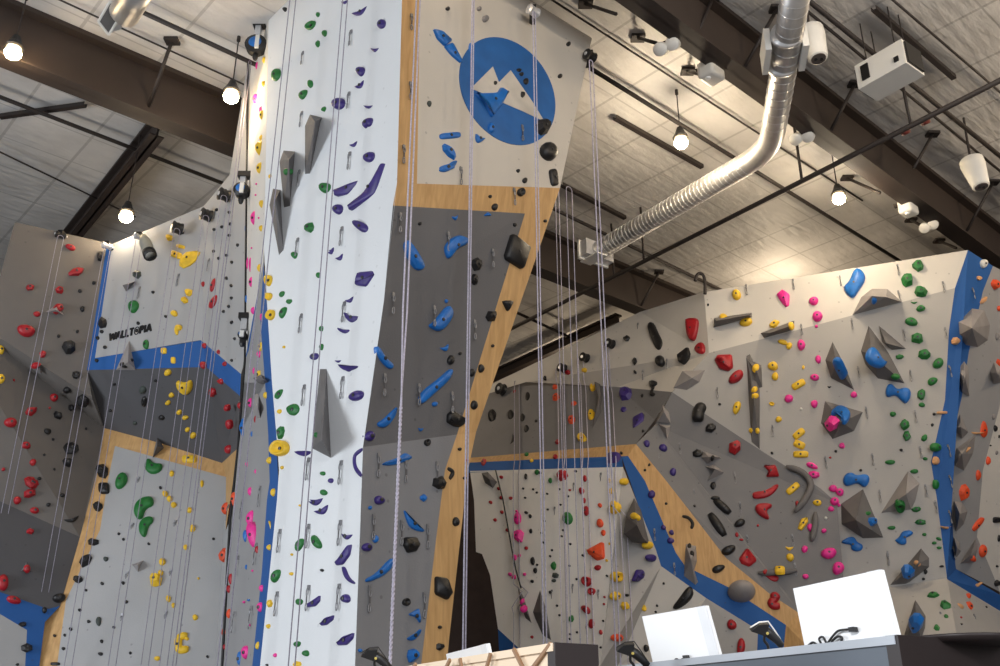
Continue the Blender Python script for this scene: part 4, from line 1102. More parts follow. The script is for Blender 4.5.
auto_belay(243, 336, 15.2, .15, .55, 'slim dark auto belay device low beside the blue strip')
p = pt(143, 237, 17.0); q_ = pt(150.5, 256, 16.8); e = empty('shock_absorber', p)
mesh_obj('tube', *tube([p, p.lerp(q_, .3), p.lerp(q_, .75), q_], [.08, .12, .12, .1], 12), mat_noise('pale_grey_plastic', (150, 150, 142), .5), e, True)
mesh_obj('end_cap', *tube([p.lerp(q_, .78), q_], [.13, .13], 12), BLACKM, e, True)
tag(e, 'grey tube-shaped belay device leaning against the bright wall top', 'belay device')

# ---------- emblem and lettering -------------------------------------------
cE = on(PB, 507.5, 91); nB = PB[1]; rE = (on(PB, 507.5, 37.5)-on(PB, 507.5, 145)).length/2*.93
ZB = ZUP; XB = ZUP.cross(nB).normalized()
if pix(cE+XB)[0] < pix(cE)[0]: XB = -XB
lift = nB*.012
disc = [on((cE+lift, nB), 507.5+48*math.cos(t_), 91+54*math.sin(t_+.28)) for t_ in [2*math.pi*i/64 for i in range(64)]]
V = disc+[v-nB*.02 for v in disc]; Fc = [tuple(range(64)), tuple(range(127, 63, -1))]+[(i, (i+1) % 64, 64+(i+1) % 64, 64+i) for i in range(64)]
em = mesh_obj('wall_emblem', V, Fc, mat_noise('emblem_blue_paint', (30, 96, 164), .6), None, False, cE)
tag(em, 'round blue emblem with a pale twin mountain peak on the beige panel', 'emblem')
pm_ = [(318, 345), (403, 260), (427, 322), (473, 275), (563, 405), (604, 474), (520, 435), (450, 405), (390, 378)]
P = [on((cE+nB*.02, nB), 390+x*.2554, y*.2554) for x, y in pm_]
mesh_obj('mountain_peak', P+[v-nB*.015 for v in P], [tuple(range(9)), tuple(range(17, 8, -1))]+[(i, (i+1) % 9, 9+(i+1) % 9, 9+i) for i in range(9)], mat_noise('emblem_beige_paint', (204, 196, 184), .7), em, False, cE)
# lettering on the left wall: strokes in a 1-unit-high letter box
GL = {'W': (1.25, [(0, 1, .28, 0), (.28, 0, .62, .9), (.62, .9, .96, 0), (.96, 0, 1.24, 1)]), 'A': (.95, [(0, 0, .45, 1), (.45, 1, .9, 0), (.2, .3, .7, .3)]),
      'L': (.7, [(.1, 1, .1, 0), (.1, .06, .62, .06)]), 'T': (.8, [(0, .94, .76, .94), (.38, .94, .38, 0)]),
      'P': (.78, [(.1, 0, .1, 1), (.1, .94, .6, .94), (.6, .94, .6, .5), (.6, .5, .1, .5)]), 'I': (.34, [(.12, 0, .12, 1)])}
o_l, o_r = on(U0, 109.5, 341), on(U0, 151.5, 331); top_ = on(U0, 109, 336.2)
ex = (o_r-o_l); W_ = ex.length; ex.normalize(); ez = U0[1].cross(ex).normalized()
if ez.z < 0: ez = -ez
text = 'WALLTOPIA'; adv = sum(GL[ch][0] if ch != 'O' else 1.0 for ch in text)+.12*8; u_ = W_/adv; hh = u_*1.25
le = empty('wall_lettering', o_l); cur = 0
for ch in text:
    parts = []
    if ch == 'O':
        cc = o_l+ex*((cur+.5)*u_)+ez*hh*.5+U0[1]*.012
        rp = [cc+ex*(math.cos(a*.2618)*u_*.46)+ez*(math.sin(a*.2618)*hh*.5) for a in range(25)]
        parts.append(tube(rp, u_*.07, 6)); parts.append(tube([cc+ex*(math.cos(a*.2618)*u_*.17)+ez*(math.sin(a*.2618)*hh*.18) for a in range(25)], u_*.09, 6)); wd = 1.0
    else:
        wd, st = GL[ch]
        for x0_, y0_, x1_, y1_ in st:
            A_ = o_l+ex*((cur+x0_)*u_)+ez*(y0_*hh); B_ = o_l+ex*((cur+x1_)*u_)+ez*(y1_*hh); d_ = (B_-A_).normalized(); s_ = d_.cross(U0[1]).normalized()*u_*.15
            parts.append(obox((A_+B_)/2+U0[1]*.01, (B_-A_)/2, s_, U0[1]*.01))
    mesh_obj('letter', *merge(*parts), BLACKM, le); cur += wd+.12
tag(le, 'black block lettering on the white left wall above the blue band', 'lettering')

# ---------- roof fittings ----------------------------------------------------
def pendant(px, py, z, label, watts, cord=True):
    p = at_z(px, py, z); e = empty('pendant_lamp', p)
    mesh_obj('bulb', *ball(p, .14, 16, 10, .85), BULB, e, True)
    mesh_obj('housing', *lathe(p+ZUP*.1, [(.13, .0), (.16, .03), (.1, .14), (.06, .26)], 16), BLACKM, e)
    mesh_obj('cord', *tube([p+ZUP*.38, Vector((p.x, p.y, CZ-.02))], .012, 6), DARKPIPE, e)
    mesh_obj('ceiling_hook', *tube([Vector((p.x, p.y, CZ-.12)), Vector((p.x, p.y, CZ-.01))], .035, 6), DARKPIPE, e)
    tag(e, label, 'pendant lamp', 'glowing pendant lamps')
    ld = bpy.data.lights.new('lamp_light', 'POINT'); ld.energy = watts; ld.color = (1, .84, .62); ld.shadow_soft_size = .25
    lo = bpy.data.objects.new('lamp_light', ld); COL.link(lo); lo.location = p-ZUP*.32
pendant(13, 53, 12.0, 'glowing pendant lamp at the far left under the dark beam', 22)
pendant(231, 97, 11.9, 'glowing pendant lamp beside the tower, in front of the dark beam', 32)
pendant(126, 217, 11.15, 'glowing pendant lamp over the inside corner of the left walls', 45)
pendant(681, 143, 12.0, 'glowing pendant lamp between the tower and the silver duct', 240)
pendant(839, 199, 12.0, 'glowing pendant lamp above the lit right wall', 170)
def lamp_only(p, watts):
    ld = bpy.data.lights.new('unseen_roof_light', 'POINT'); ld.energy = watts; ld.color = (1, .80, .56); ld.shadow_soft_size = .2
    lo = bpy.data.objects.new('unseen_roof_light', ld); COL.link(lo); lo.location = p
lamp_only(at_z(432, -55, 12.25), 48)
for v_, w_ in (((9, 9, 11.6), 330), ((14, 16, 11.8), 360), ((5, 7, 11.6), 260), ((6, 30, 11.9), 260), ((2.5, 30.5, 11.8), 120), ((-3, 25, 12.2), 130), ((8, 24.5, 11.9), 170), ((12, 12, 11.9), 150)): lamp_only(Vector(v_), w_)  # extra lights without fixtures, added to brighten the ceiling and far bay
PN = [0]
def pipe(pts, r, name, label, mat=DARKPIPE, cat='pipe', group=None):
    o = mesh_obj(name, *tube(pts, r, 8), mat, None, True, pts[0]); tag(o, label, cat, group); return o
def zline(x1, y1, x2, y2, z, e0=0, e1=0):
    a, b_ = at_z(x1, y1, z), at_z(x2, y2, z); d = (b_-a).normalized(); return [a-d*e0, b_+d*e1]
# main sprinkler pipe crossing below the beams
P = zline(995, 83, 560, 304, 11.75, 3, 3); o = empty('sprinkler_pipe', P[0]); d_ = (P[1]-P[0]).normalized()
mesh_obj('pipe', *tube(P, .055, 10), DARKPIPE, o, True)
for x, y in ((905, 131), (925, 121)):
    c_ = at_z(x, y, 11.75); mesh_obj('coupling', *tube([c_-d_*.07, c_+d_*.07], .075, 10), mat_noise('rust_red_coupling', (120, 52, 44), .6), o, True)
for x, y in ((802, 181), (644, 262), (911, 127), (614, 277)):
    c_ = at_z(x, y, 11.75); mesh_obj('hanger_rod', *tube([c_, Vector((c_.x, c_.y, CZ-.02))], .03, 6), DARKPIPE, o, True)
tag(o, 'long dark sprinkler main crossing diagonally below the roof beams', 'pipe')
for i, (a_, z, r_, e0, e1, lb) in enumerate([
  ((140, 11, 250, 62), 13.0, .045, 0, 3, 'dark pipe above the left beam near the tower'),
  ((0, 97, 235, 188), 13.0, .045, 4, 2, 'dark pipe below the left beam across the dim bay'),
  ((590, 68, 895, 258), 13.0, .045, 0, 3, 'dark branch pipe running past the lamps to the right wall'),
  ((556, 210, 715, 287), 13.0, .045, 2, 1, 'dark branch pipe passing behind the duct outlet'),
  ((814, 5, 1000, 156), 13.0, .05, 2, 2, 'upper of two parallel dark pipes behind the heater'),
  ((812, 15, 1000, 171), 13.0, .03, 2, 2, 'lower of two parallel dark pipes behind the heater'),
  ((560, 5, 767, 139), 13.2, .02, 3, 4, 'thin cable strung along the ceiling beside the right beam'),
  ((60, 0, 245, 85), 13.2, .018, 3, 1, 'thin cable strung above the left beam'),
  ((893, 0, 1000, 92), 13.2, .025, 1, 3, 'thin cable along the ceiling at the far right'),
  ((0, 152, 100, 200), 13.0, .02, 3, 1, 'thin cable along the dim ceiling at the left'),
  ((507, 308, 700, 398), 13.0, .045, 2, 0, 'dark branch pipe in the far dim bay')]):
    pipe(zline(*a_, z, e0, e1), r_, 'ceiling_cable' if 'cable' in lb else 'sprinkler_pipe', lb, DARKPIPE, 'cable' if 'cable' in lb else 'pipe')
for a_, lb in (((562, 186, 625, 219), 'dark strut channel above the duct outlet'), ((615, 119, 702, 168), 'dark strut channel passing the bright middle lamp'),
               ((874, 10, 954, 79), 'dark strut channel behind the heater'), ((0, 118, 85, 106), 'dark strut channel crossing the left pipe')):
    P = zline(*a_, 13.15); d_ = (P[1]-P[0]); s_ = Vector((-d_.y, d_.x, 0)).normalized()
    o = mesh_obj('strut_channel', *merge(obox((P[0]+P[1])/2, d_/2, s_*.05, ZUP*.012), obox((P[0]+P[1])/2+s_*.045+ZUP*.04, d_/2, s_*.008, ZUP*.04), obox((P[0]+P[1])/2-s_*.045+ZUP*.04, d_/2, s_*.008, ZUP*.04)), DARKPIPE, None, False, P[0])
    tag(o, lb, 'strut channel')
# slanting braces from purlins down to the beams
bl_ = [((172, 41), (146, 114), 'left beam, beside the silver outlet'), ((712, 0), (694, 42), 'right beam, top edge of the view'), ((777, 9), (742, 72), 'right beam, left of the duct'), ((855, 84), (829, 134), 'right beam, below the heater'),
       ((932.6, 134), (914, 168), 'right beam, right of the red couplings'), ((993, 182.5), (964, 236), 'right beam, lower right'), ((847, 178), (880, 193), 'front flange of the right beam near the lamp'), ((638, 38), (656, 43), 'front flange beside the twin lamps'),
       ((687.7, 71.5), (699, 74), 'front flange beside the white box'), ((585.5, 4), (616, 14), 'front flange at the top of the view'), ((659, 272), (641, 306), 'end of the middle beam'), ((911, 220), (922, 226), 'front flange between the white lamps'), ((939, 241), (956, 248), 'front flange above the blue corner')]
for (x1, y1), (x2, y2), lb in bl_:
    a, b_ = at_z(x1, y1, CZ-.05), at_z(x2, y2, BZ+.15); e = empty('brace_rod', a)
    mesh_obj('rod', *tube([a, b_], .035, 6), DARKPIPE, e, True)
    mesh_obj('end_plate', *obox(a, Vector((.13, 0, 0)), Vector((0, .1, 0)), ZUP*.03), DARKPIPE, e)
    tag(e, 'dark slanting brace on the '+lb, 'brace rod')
# spiral duct
DZ = 11.7
p0, p1, p2 = at_z(799, -25, DZ), at_z(770, 150, DZ), at_z(600, 250, DZ)
path = [p0.lerp(p1, t/6) for t in range(5)]
bez = [(p0.lerp(p1, .86)*(1-t)**2 + p1*2*t*(1-t) + p1.lerp(p2, .12)*t*t) for t in [i/8 for i in range(9)]]
path = [p0, p0.lerp(p1, .4), p0.lerp(p1, .8)]+bez+[p1.lerp(p2, .3), p1.lerp(p2, .6), p2]
du = empty('spiral_duct', p1); R_ = .23
mesh_obj('duct_pipe', *tube(path, R_, 24), DUCTM, du, True)
def ringat(c_, d_, r, w, nm='seam_ring'): mesh_obj(nm, *tube([c_-d_*w, c_+d_*w], r, 24), STEEL, du, True)
d1_, d2_ = (p1-p0).normalized(), (p2-p1).normalized()
L2 = (p2-p1).length
for i in range(1, 40):
    c_ = p1+d2_*(L2*(.1+.022*i))
    if .1+.022*i < .97: ringat(c_, d2_, R_+.006, .006)
L1_ = (p1-p0).length
for i in range(16): ringat(p0+d1_*(L1_*(.05+.05*i)), d1_, R_+.006, .006)
cB = at_z(784, 50, DZ); s1_ = Vector((-d1_.y, d1_.x, 0))
for sgn in (1, -1):
    mesh_obj('side_grille', *obox(cB+s1_*(sgn*.30), d1_*.33, s1_*.05, ZUP*.22), SCREENW if False else WHITEM, du)
mesh_obj('collar_band', *tube([cB-d1_*.42, cB-d1_*.34], R_+.03, 24), STEEL, du, True)
mesh_obj('collar_band', *tube([cB+d1_*.34, cB+d1_*.42], R_+.03, 24), STEEL, du, True)
s2v = Vector((-d2_.y, d2_.x, 0)); oc = p2+d2_*.12
mesh_obj('outlet_box', *obox(oc, d2_*.12, s2v*.42, ZUP*.2), STEEL, du)
mesh_obj('outlet_frame', *merge(*[obox(oc+d2_*.14+a, d2_*.03, b_, c_) for a, b_, c_ in ((s2v*.42, s2v*.03, ZUP*.24), (-s2v*.42, s2v*.03, ZUP*.24), (ZUP*.22, s2v*.45, ZUP*.03), (-ZUP*.22, s2v*.45, ZUP*.03))]), WHITEM, du)
mesh_obj('outlet_face', *obox(oc+d2_*.13, d2_*.01, s2v*.40, ZUP*.2), mat_noise('grille_grey', (120, 116, 112), .6), du)
mesh_obj('outlet_flap', *obox(oc-d2_*.05-ZUP*.24+s2v*.15, d2_*.3, s2v*.16, ZUP*.015), WHITEM, du)
tag(du, 'long silver spiral duct with an elbow and a square white outlet', 'air duct')
# second duct outlet, upper left
p0, p1 = at_z(150, -30, 12.0), at_z(124, 14, 12.0); dd = (p1-p0).normalized(); ss = Vector((-dd.y, dd.x, 0))
e = empty('duct_outlet', p1)
mesh_obj('duct_pipe', *tube([p0, p1], .24, 20), DUCTM, e, True)
fn = dd*.32
q4 = [at_z(98, 21.5, 11.85), at_z(108.5, 35, 11.75), at_z(120.5, 15, 12.05), at_z(110, 1, 12.15)]
nn = (q4[1]-q4[0]).cross(q4[2]-q4[0]).normalized(); nn = nn if nn.dot(CAM-q4[0]) > 0 else -nn
gc = sum(q4, Vector((0, 0, 0)))/4
bk = [v.lerp(gc, .05)-nn*.06 for v in q4]; mesh_obj('outlet_box', *box8(bk+[v-nn*.1+(p1-gc)*1.0 for v in bk]), DUCTM, e)
mesh_obj('grille_face', q4+[v-nn*.05 for v in q4], [(0, 1, 2, 3), (7, 6, 5, 4), (0, 1, 5, 4), (1, 2, 6, 5), (2, 3, 7, 6), (3, 0, 4, 7)], mat_noise('grille_mid_grey', (110, 108, 106), .6), e)  # grille plate in a plain mid grey
for i in range(4):
    mesh_obj('frame_bar', *tube([q4[i]+nn*.015, q4[(i+1) % 4]+nn*.015], .022, 6), WHITEM, e)
tag(e, 'silver duct with a white framed square grille at the upper left', 'air duct')
# unit heater
HZ = 11.85
b0, b1_, b2_, b3 = at_z(858.5, 89.5, HZ), at_z(906, 62.6, HZ), at_z(921.6, 74.6, HZ), at_z(873.8, 103.4, HZ)
lx = (b1_-b0); ly = (b3-b0); ly = ly - lx.normalized()*ly.dot(lx.normalized()); hgt_ = .52
def hx(u, v, w): return b0+lx*u+ly*v+ZUP*(hgt_*w)
e = empty('unit_heater', b0)
mesh_obj('cabinet', *box8([hx(0, 0, 0), hx(1, 0, 0), hx(1, 1, 0), hx(0, 1, 0), hx(0, 0, 1), hx(1, 0, 1), hx(1, 1, 1), hx(0, 1, 1)]), WHITEM, e)
lxu, lyu = lx.normalized(), ly.normalized()
mesh_obj('louvre', *obox(hx(1, .5, .5)+lxu*.02, lxu*.02, ly*.42, ZUP*hgt_*.42), BLACKM, e)
mesh_obj('louvre', *obox(hx(0, .5, .5)-lxu*.02, lxu*.02, ly*.42, ZUP*hgt_*.42), BLACKM, e)
fo = -lyu*.015
mesh_obj('vent_panel', *obox(hx(.2, 0, .52)+fo, lx*.08, lyu*.012, ZUP*hgt_*.3), BLACKM, e)
mesh_obj('control_panel', *obox(hx(.84, 0, .32)+fo, lx*.045, lyu*.012, ZUP*.05), BLACKM, e)
for u, v in ((.2, .2), (.8, .2), (.2, .8), (.8, .8)):
    a = hx(u, v, 1); mesh_obj('hanger_rod', *tube([a, Vector((a.x, a.y, CZ-.02))], .012, 6), DARKPIPE, e)
tag(e, 'white box unit heater with dark louvres hanging from the ceiling', 'heater')
# pendant speakers
for x, y, z, lb, s_ in ((976, 173, 11.9, 'white cylindrical pendant speaker near the right edge', 1.0), (814, 44, 12.0, 'white cylindrical pendant speaker partly behind the duct', .95)):
    p = at_z(x, y, z); e = empty('pendant_speaker', p); ax = Vector((.06, -.12, -1)).normalized()
    mesh_obj('shell', *lathe(p-ax*.38*s_, [(.17*s_, 0), (.24*s_, .05), (.24*s_, .2*s_), (.17*s_, .72*s_), (.16*s_, .74*s_)], 20, ax), WHITEM, e, True)
    mesh_obj('driver_face', *lathe(p+ax*.355*s_, [(.13*s_, 0), (.13*s_, .02)], 16, ax), mat_noise('speaker_grey', (92, 84, 80), .7), e)
    for dx in (-.05, .05):
        mesh_obj('port', *lathe(p+ax*.37*s_+Vector((dx, 0, 0)), [(.03, 0), (.03, .02)], 10, ax), BLACKM, e)
    mesh_obj('hanger', *tube([p-ax*.4*s_, Vector((p.x, p.y, CZ-.02))], .025, 6), DARKPIPE, e)
    tag(e, lb, 'speaker')
# white units on the front flange of the right beam
def white_box(x, y, w, h, d, lb):
    p = at_z(x, y, BZ-.02); e = empty('flange_box', p)
    V, Fc = obox(p, D1*w/2, D2*d/2, ZUP*h/2); bm = bmesh.new(); vs = [bm.verts.new(v) for v in V]
    for q__ in Fc: bm.faces.new([vs[i] for i in q__])
    bmesh.ops.bevel(bm, geom=bm.edges[:], offset=min(w, h, d)*.22, segments=3, affect='EDGES', profile=.6); bm.verts.index_update()
    mesh_obj('cover', [v.co.copy() for v in bm.verts], [tuple(v.index for v in f.verts) for f in bm.faces], WHITEM, e, True); bm.free()
    mesh_obj('mounting_arm', *obox(p+D2*.1+ZUP*(h/2), D1*.04, D2*.2, ZUP*.04), DARKPIPE, e)
    mesh_obj('sensor_lens', *lathe(p-D1*w*.25-ZUP*(h/2-.0), [(.05, 0), (.04, -.03)], 10), SCREENW, e)
    tag(e, lb, 'emergency light')
white_box(711, 72, .42, .36, .34, 'larger white box under the right beam, left of the duct')
white_box(908, 208, .40, .34, .32, 'larger white box under the right beam, near the lamp')
def twin(x1, y1, x2, y2, lb):
    a, b_ = at_z(x1, y1, BZ-.02), at_z(x2, y2, BZ-.05); e = empty('emergency_light', a)
    for c_ in (a, b_):
        ax = Vector((-.45, -.6, -.65)).normalized()
        mesh_obj('lamp_head', *lathe(c_-ax*.16, [(.06, 0), (.11, .03), (.125, .22), (.11, .24)], 16, ax), WHITEM, e, True)
    mesh_obj('mounting_bar', *tube([a+ZUP*.1, b_+ZUP*.1], .03, 6), DARKPIPE, e)
    tag(e, lb, 'emergency light')
twin(673, 43.5, 661, 49, 'twin white lamp heads on the beam flange above the middle lamp')
twin(933, 224, 924.5, 227.5, 'twin white lamp heads on the beam flange above the blue corner')
twin(808.5, 136.5, 796, 139, 'twin white lamp heads on the beam flange beside the duct elbow')
# bent conduit where the branch pipe meets the right wall
P = [pt(705, 294, 20.9), pt(705, 283, 20.9), pt(703, 275, 20.9), pt(698, 274, 20.9), pt(695, 281, 20.9)]
o = mesh_obj('conduit', *tube(spline(P, 5), .04, 8), DARKPIPE, None, True, P[0]); tag(o, 'dark bent conduit at the top of the pale back wall', 'pipe')

# ---------- reception counters, screens and scanners ---------------------------
F1 = Vector((-.47, .883, 0)).normalized(); F2 = Vector((.86, .51, 0)).normalized()
COUNT = mat_noise('slate_laminate', (88, 96, 106), .5, 0, 2, .12); CTOP = mat_noise('pale_edge_laminate', (168, 174, 182), .45, 0, 3, .08)
CDARK = mat_noise('dark_brown_laminate', (40, 31, 30), .5, 0, 2, .15); CWOOD = mat_noise('cream_panel', (236, 214, 186), .6, 0, 2, .05); STRIP = mat_noise('walnut_strip', (146, 112, 82), .6)
TOPZ = None
def counter(px, py, Y, LF, LS, lb, front, sidem, ledge_m):
    c = pt(px, py, Y); z = c.z; e = empty('reception_counter', Vector((c.x, c.y, 0)))
    def prism(d0, d1, s0, s1, z0, z1):
        b_ = Vector((c.x, c.y, 0)); k = [b_+F1*d0+F2*s0, b_+F1*d1+F2*s0, b_+F1*d1+F2*s1, b_+F1*d0+F2*s1]
        return box8([v+ZUP*z0 for v in k]+[v+ZUP*z1 for v in k])
    mesh_obj('front_panel', *prism(0, LF, 0, .03, 0, z-.022), front, e)
    mesh_obj('side_panel', *prism(-.012, .03, -.004, LS, 0, z+.001), sidem, e)
    mesh_obj('counter_ledge', *prism(-.002, LF, -.008, min(.2, LS*.25), z-.022, z), ledge_m, e)
    mesh_obj('worktop', *prism(.5 if LS < .5 else .03, LF, .2, .5 if LS < .5 else .95, z-.34, z-.30), ledge_m, e)
    tag(e, lb, 'counter'); return e, c, z
e1_, C1, Z1 = counter(895, 635.5, 2.6, 3.2, 1.3, 'slate grey reception counter with a dark side at the lower right', COUNT, CDARK, CTOP)
e2_, C2, Z2 = counter(554, 643, 2.83, 2.6, .145, 'cream reception counter with slanting walnut strips and a dark end', CWOOD, CDARK, CWOOD)
plF = (C2-F2*.004, -F2 if (-F2).dot(CAM-C2) > 0 else F2)
for x1, y1, x2, y2 in ((532, 669, 551, 643.5), (513.6, 649, 523, 668), (490.6, 653.5, 486, 670), (450, 659.5, 446, 668), (460, 658.5, 462, 670), (416, 664, 411, 670)):
    a, b_ = on(plF, x1, y1), on(plF, x2, y2); d_ = (b_-a); s_ = d_.cross(F2).normalized()*.0055
    mesh_obj('wood_strip', *obox((a+b_)/2, d_/2, s_, F2*.004), STRIP, e2_)
# shallow black dish on the right counter's far corner
c = pt(958, 645.5, 2.75); e = empty('tray', c)
mesh_obj('rim', *lathe(Vector((c.x+.02, c.y+.02, Z1-.01)), [(.02, 0), (.13, 0), (.15, .012), (.15, .02), (.13, .022)], 24), CDARK, e, True)
tag(e, 'flat round dark tray on the dark end of the right counter', 'tray')
def monitor(TL, TR, BR, Y, lb, cable):
    tr_ = pt(*TR, Y); tl = at_z(*TL, tr_.z); w = tl-tr_
    br = pt(*BR, Y-.035); dn = (br-tr_); dn = dn*1.32; bl_2 = tr_+w+dn; br = tr_+dn
    n = w.cross(dn).normalized(); n = n if n.dot(CAM-tr_) > 0 else -n
    e = empty('point_of_sale_screen', (tr_+tl)/2+dn)
    fr = [br, bl_2, tl, tr_]; mesh_obj('back_shell', *box8([v-n*.014 for v in fr]+[v for v in fr]), SCREENW, e)
    fm = sum(fr, Vector((0, 0, 0)))/4; gl = [v.lerp(fm, .06) for v in fr]
    mesh_obj('screen_glass', *box8([v-n*.018 for v in gl]+[v-n*.013 for v in gl]), BLACKM, e)
    ins = [tr_+w*.004+dn*.0, tr_+w*.13, tr_+w*.13+dn, tr_+dn]
    mesh_obj('side_flange', *box8([v+n*.001 for v in [ins[3], ins[2], ins[1], ins[0]]]+[v+n*.004 for v in [ins[3], ins[2], ins[1], ins[0]]]), mat_noise('soft_white_plastic', (246, 248, 252), .4), e)
    mc = tr_+w*.5+dn
    mesh_obj('stand', *tube([mc+dn*-.1-n*.05, Vector((mc.x, mc.y, Z1-.30))-n*.05], .03, 10), SCREENW, e)
    mesh_obj('stand_base', *lathe(Vector((mc.x, mc.y, Z1-.298))-n*.05, [(.11, 0), (.11, .012), (.05, .02)], 20), SCREENW, e)
    if cable:
        pts_ = [on((tr_+n*.012, n), *q__) for q__ in cable]
        mesh_obj('cable', *tube(spline(pts_, 5), .0035, 6), BLACKM, e, True)
        a = on((tr_+n*.012, n), *cable[-1]); mesh_obj('plug', *obox(a, w.normalized()*.012, dn.normalized()*.007, n*.008), BLACKM, e)
        if len(cable) > 6:
            pts_ = [on((tr_+n*.014, n), *q__) for q__ in ((808, 646), (813, 642.5), (818, 645), (829, 645), (833, 640), (838, 636.5), (842, 638), (840, 644))]
            mesh_obj('cable', *tube(spline(pts_, 5), .004, 6), BLACKM, e, True)
    tag(e, lb, 'screen', None); return e
monitor((793, 588.5), (880.5, 569.5), (897, 634), 2.92, 'large white back of a reception screen on the right counter', [(822, 645), (819, 639), (823, 637), (827, 643), (832, 637), (838, 631), (846, 629.5), (853, 629.5)])
monitor((642, 616.5), (706, 605.5), (721, 660), 3.95, 'smaller white back of a reception screen between the counters', [(672, 664), (676, 659), (680, 660), (686, 657)])
monitor((446, 654), (487, 643.5), (492, 668), 4.3, 'white screen edge showing above the cream counter', None)
def scanner(px, py, Y, s_, lb, white):
    p = pt(px, py, Y); k = s_*Y/FPX; X_ = Vector((1, 0, 0)); Zs = Vector((0, -SP, CP)); N_ = Vector((0, -CP, -SP)); e = empty('barcode_scanner', p)
    P3 = lambda u, v, w=0: p+X_*(u*k)+Zs*(-v*k)+N_*(w*k)
    mesh_obj('head', *box8([P3(-20, -2, -5), P3(-12, -9, -5), P3(0, -10, -5), P3(-3, 4, -5), P3(-20, -2, 5), P3(-12, -9, 5), P3(0, -10, 5), P3(-3, 4, 5)]), BLACKM, e)
    mesh_obj('grip', *tube([P3(-6, -4), P3(2, 2), P3(10, 9), P3(15, 15)], [5*k, 5.5*k, 4.5*k, 4*k], 10), BLACKM, e, True)
    mesh_obj('trim_shell', *tube([P3(-20, -5, 0), P3(-10, -11, 0), P3(0, -12, 0), P3(8, -1, 0), P3(14, 8, 0)], (.9 if white else .6)*k, 8), WHITEM if white else BLACKM, e, True)
    mesh_obj('trigger', *lathe(P3(-2, 0, 5), [(1.7*k, 0), (1.4*k, .5*k)], 12, N_), mat_noise('amber_button', (196, 176, 96), .5), e)
    mesh_obj('stand_arm', *tube(spline([P3(-4, 4), P3(-4, 10), P3(0, 16), P3(1, 30), P3(2, 60)], 4), 1.6*k, 8), BLACKM, e, True)
    mesh_obj('cord', *tube(spline([P3(15, 14), P3(16, 19), P3(13, 23), P3(13, 60)], 4), 1.0*k, 6), BLACKM, e, True)
    tag(e, lb, 'barcode scanner', 'barcode scanners on stands'); return e
scanner(768, 632, 3.0, .85, 'black scanner with white trim standing before the blue band', True)
scanner(634, 652, 3.4, .85, 'black scanner on a stand left of the smaller white screen', False)
scanner(378, 657, 3.3, .8, 'black scanner on a stand before the grey tower face', False)

# ---------- labels -------------------------------------------------------------
def sizeword(it):
    if it['kind'] == 'foothold': return 'tiny'
    s = it['s']; return 'small' if s < 7.5 else 'medium' if s < 13 else 'large' if s < 24 else 'very large'
for it in ITEMS:
    if it['kind'] == 'volume': it['base'] = f"{it['adj']} volume on the {it['reg']}"
    elif it['kind'] == 'quickdraw': it['base'] = f"steel quickdraw on the {it['reg']}"
    else: it['base'] = f"{sizeword(it)} {it['adj'][0]} {it['adj'][1]} {it['noun']} on the {it['reg']}"
groups = {}
for it in ITEMS: groups.setdefault(it['base'], []).append(it)
ORD = ['', 'topmost', 'second', 'third', 'fourth', 'fifth', 'sixth', 'seventh', 'eighth', 'ninth', 'tenth', 'eleventh', 'twelfth', 'thirteenth', 'fourteenth', 'fifteenth', 'sixteenth', 'seventeenth', 'eighteenth', 'nineteenth', 'twentieth',
       'twenty-first', 'twenty-second', 'twenty-third', 'twenty-fourth', 'twenty-fifth', 'twenty-sixth', 'twenty-seventh', 'twenty-eighth', 'twenty-ninth', 'thirtieth']
marks = [it for it in ITEMS if len(groups[it['base']]) == 1 and it['kind'] in ('hold', 'volume') and it['s'] >= 7]
used = set()
def short(m_):
    if m_['kind'] == 'volume': return f"{m_['adj']} volume"
    return f"{sizeword(m_)} {m_['adj'][0]} {m_['adj'][1]} hold"
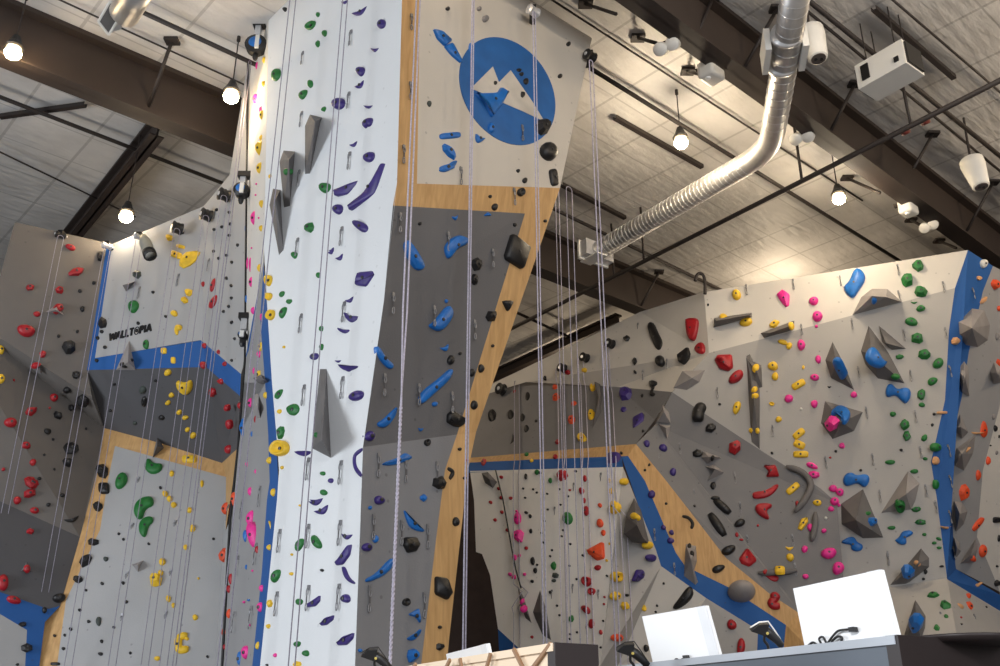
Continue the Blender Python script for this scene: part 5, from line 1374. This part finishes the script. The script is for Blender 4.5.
for b_, L_ in groups.items():
    L_.sort(key=lambda i: i['y'])
    for n_, it in enumerate(L_):
        if len(L_) == 1: it['label'] = b_; continue
        reg = it['reg']; head = b_.split(' on the ')[0]
        if n_ == 0: lb = f"topmost {b_}"
        elif n_ == len(L_)-1: lb = f"lowest {b_}"
        else:
            near = sorted((m_ for m_ in marks if m_['reg'] == reg), key=lambda m_: (m_['x']-it['x'])**2+(m_['y']-it['y'])**2)
            lb = None
            for m_ in near[:2]:
                dx, dy = it['x']-m_['x'], it['y']-m_['y']
                if math.hypot(dx, dy) > 32: break
                w_ = ('right of' if dx > 0 else 'left of') if abs(dx) > abs(dy) else ('below' if dy > 0 else 'above')
                c_ = f"{head} just {w_} the {short(m_)}, {reg}"
                if c_ not in used and len(c_.split()) <= 16: lb = c_; break
            if lb is None:
                lb = f"{b_}, {ORD[n_+1] if n_+1 < len(ORD) else str(n_+1)+'th'} from the top"
        if len(lb.split()) > 16: lb = f"{ORD[n_+1] if n_+1 < len(ORD) else n_+1} {b_} from the top"
        used.add(lb); it['label'] = lb
for it in ITEMS:
    lb = it['label']; w_ = lb.split()
    tag(it['o'], lb, it['cat'], ('quickdraws on the ' if it['kind'] == 'quickdraw' else 'tiny footholds on the ' if it['kind'] == 'foothold' else 'volumes on the ' if it['kind'] == 'volume' else (it['adj'][0]+' holds on the '))+it['reg'])
for o in scene.objects:
    if '_o' in o: del o['_o']
import collections
print('COUNTS', collections.Counter(it['kind'] for it in ITEMS), 'dup labels', [k for k, v in collections.Counter(it['label'] for it in ITEMS).items() if v > 1][:10], 'long', sum(len(it['label'].split()) > 16 for it in ITEMS))

# ---------- light -----------------------------------------------------------
w = bpy.data.worlds.new('world'); scene.world = w; w.use_nodes = True
bgn = w.node_tree.nodes['Background']; bgn.inputs['Color'].default_value = (.9, .95, 1, 1); bgn.inputs['Strength'].default_value = .2
def area(loc, target, sx, sy, watts, colr):
    ld = bpy.data.lights.new('window_and_fill_light', 'AREA'); ld.shape = 'RECTANGLE'; ld.size = sx; ld.size_y = sy; ld.energy = watts; ld.color = colr
    lo = bpy.data.objects.new('window_and_fill_light', ld); COL.link(lo); lo.location = loc
    lo.rotation_euler = (Vector(target)-Vector(loc)).to_track_quat('-Z', 'Y').to_euler()
area((-17, 6, 3.2), (-2, 12, 3.6), 7, 6, 1550, (.88, .94, 1))
area((10, -14, 7), (7, 18, 6), 12, 8, 2400, (.95, .97, 1))
area((-2.2, -2, 3.4), (1.0, 3, 1.3), 1.2, .6, 330, (.97, .98, 1))  # fill light added near the desk to whiten the screen backs, no window
scene.view_settings.view_transform = 'Standard'
scene.view_settings.look = 'None'
scene.view_settings.exposure = 0.0
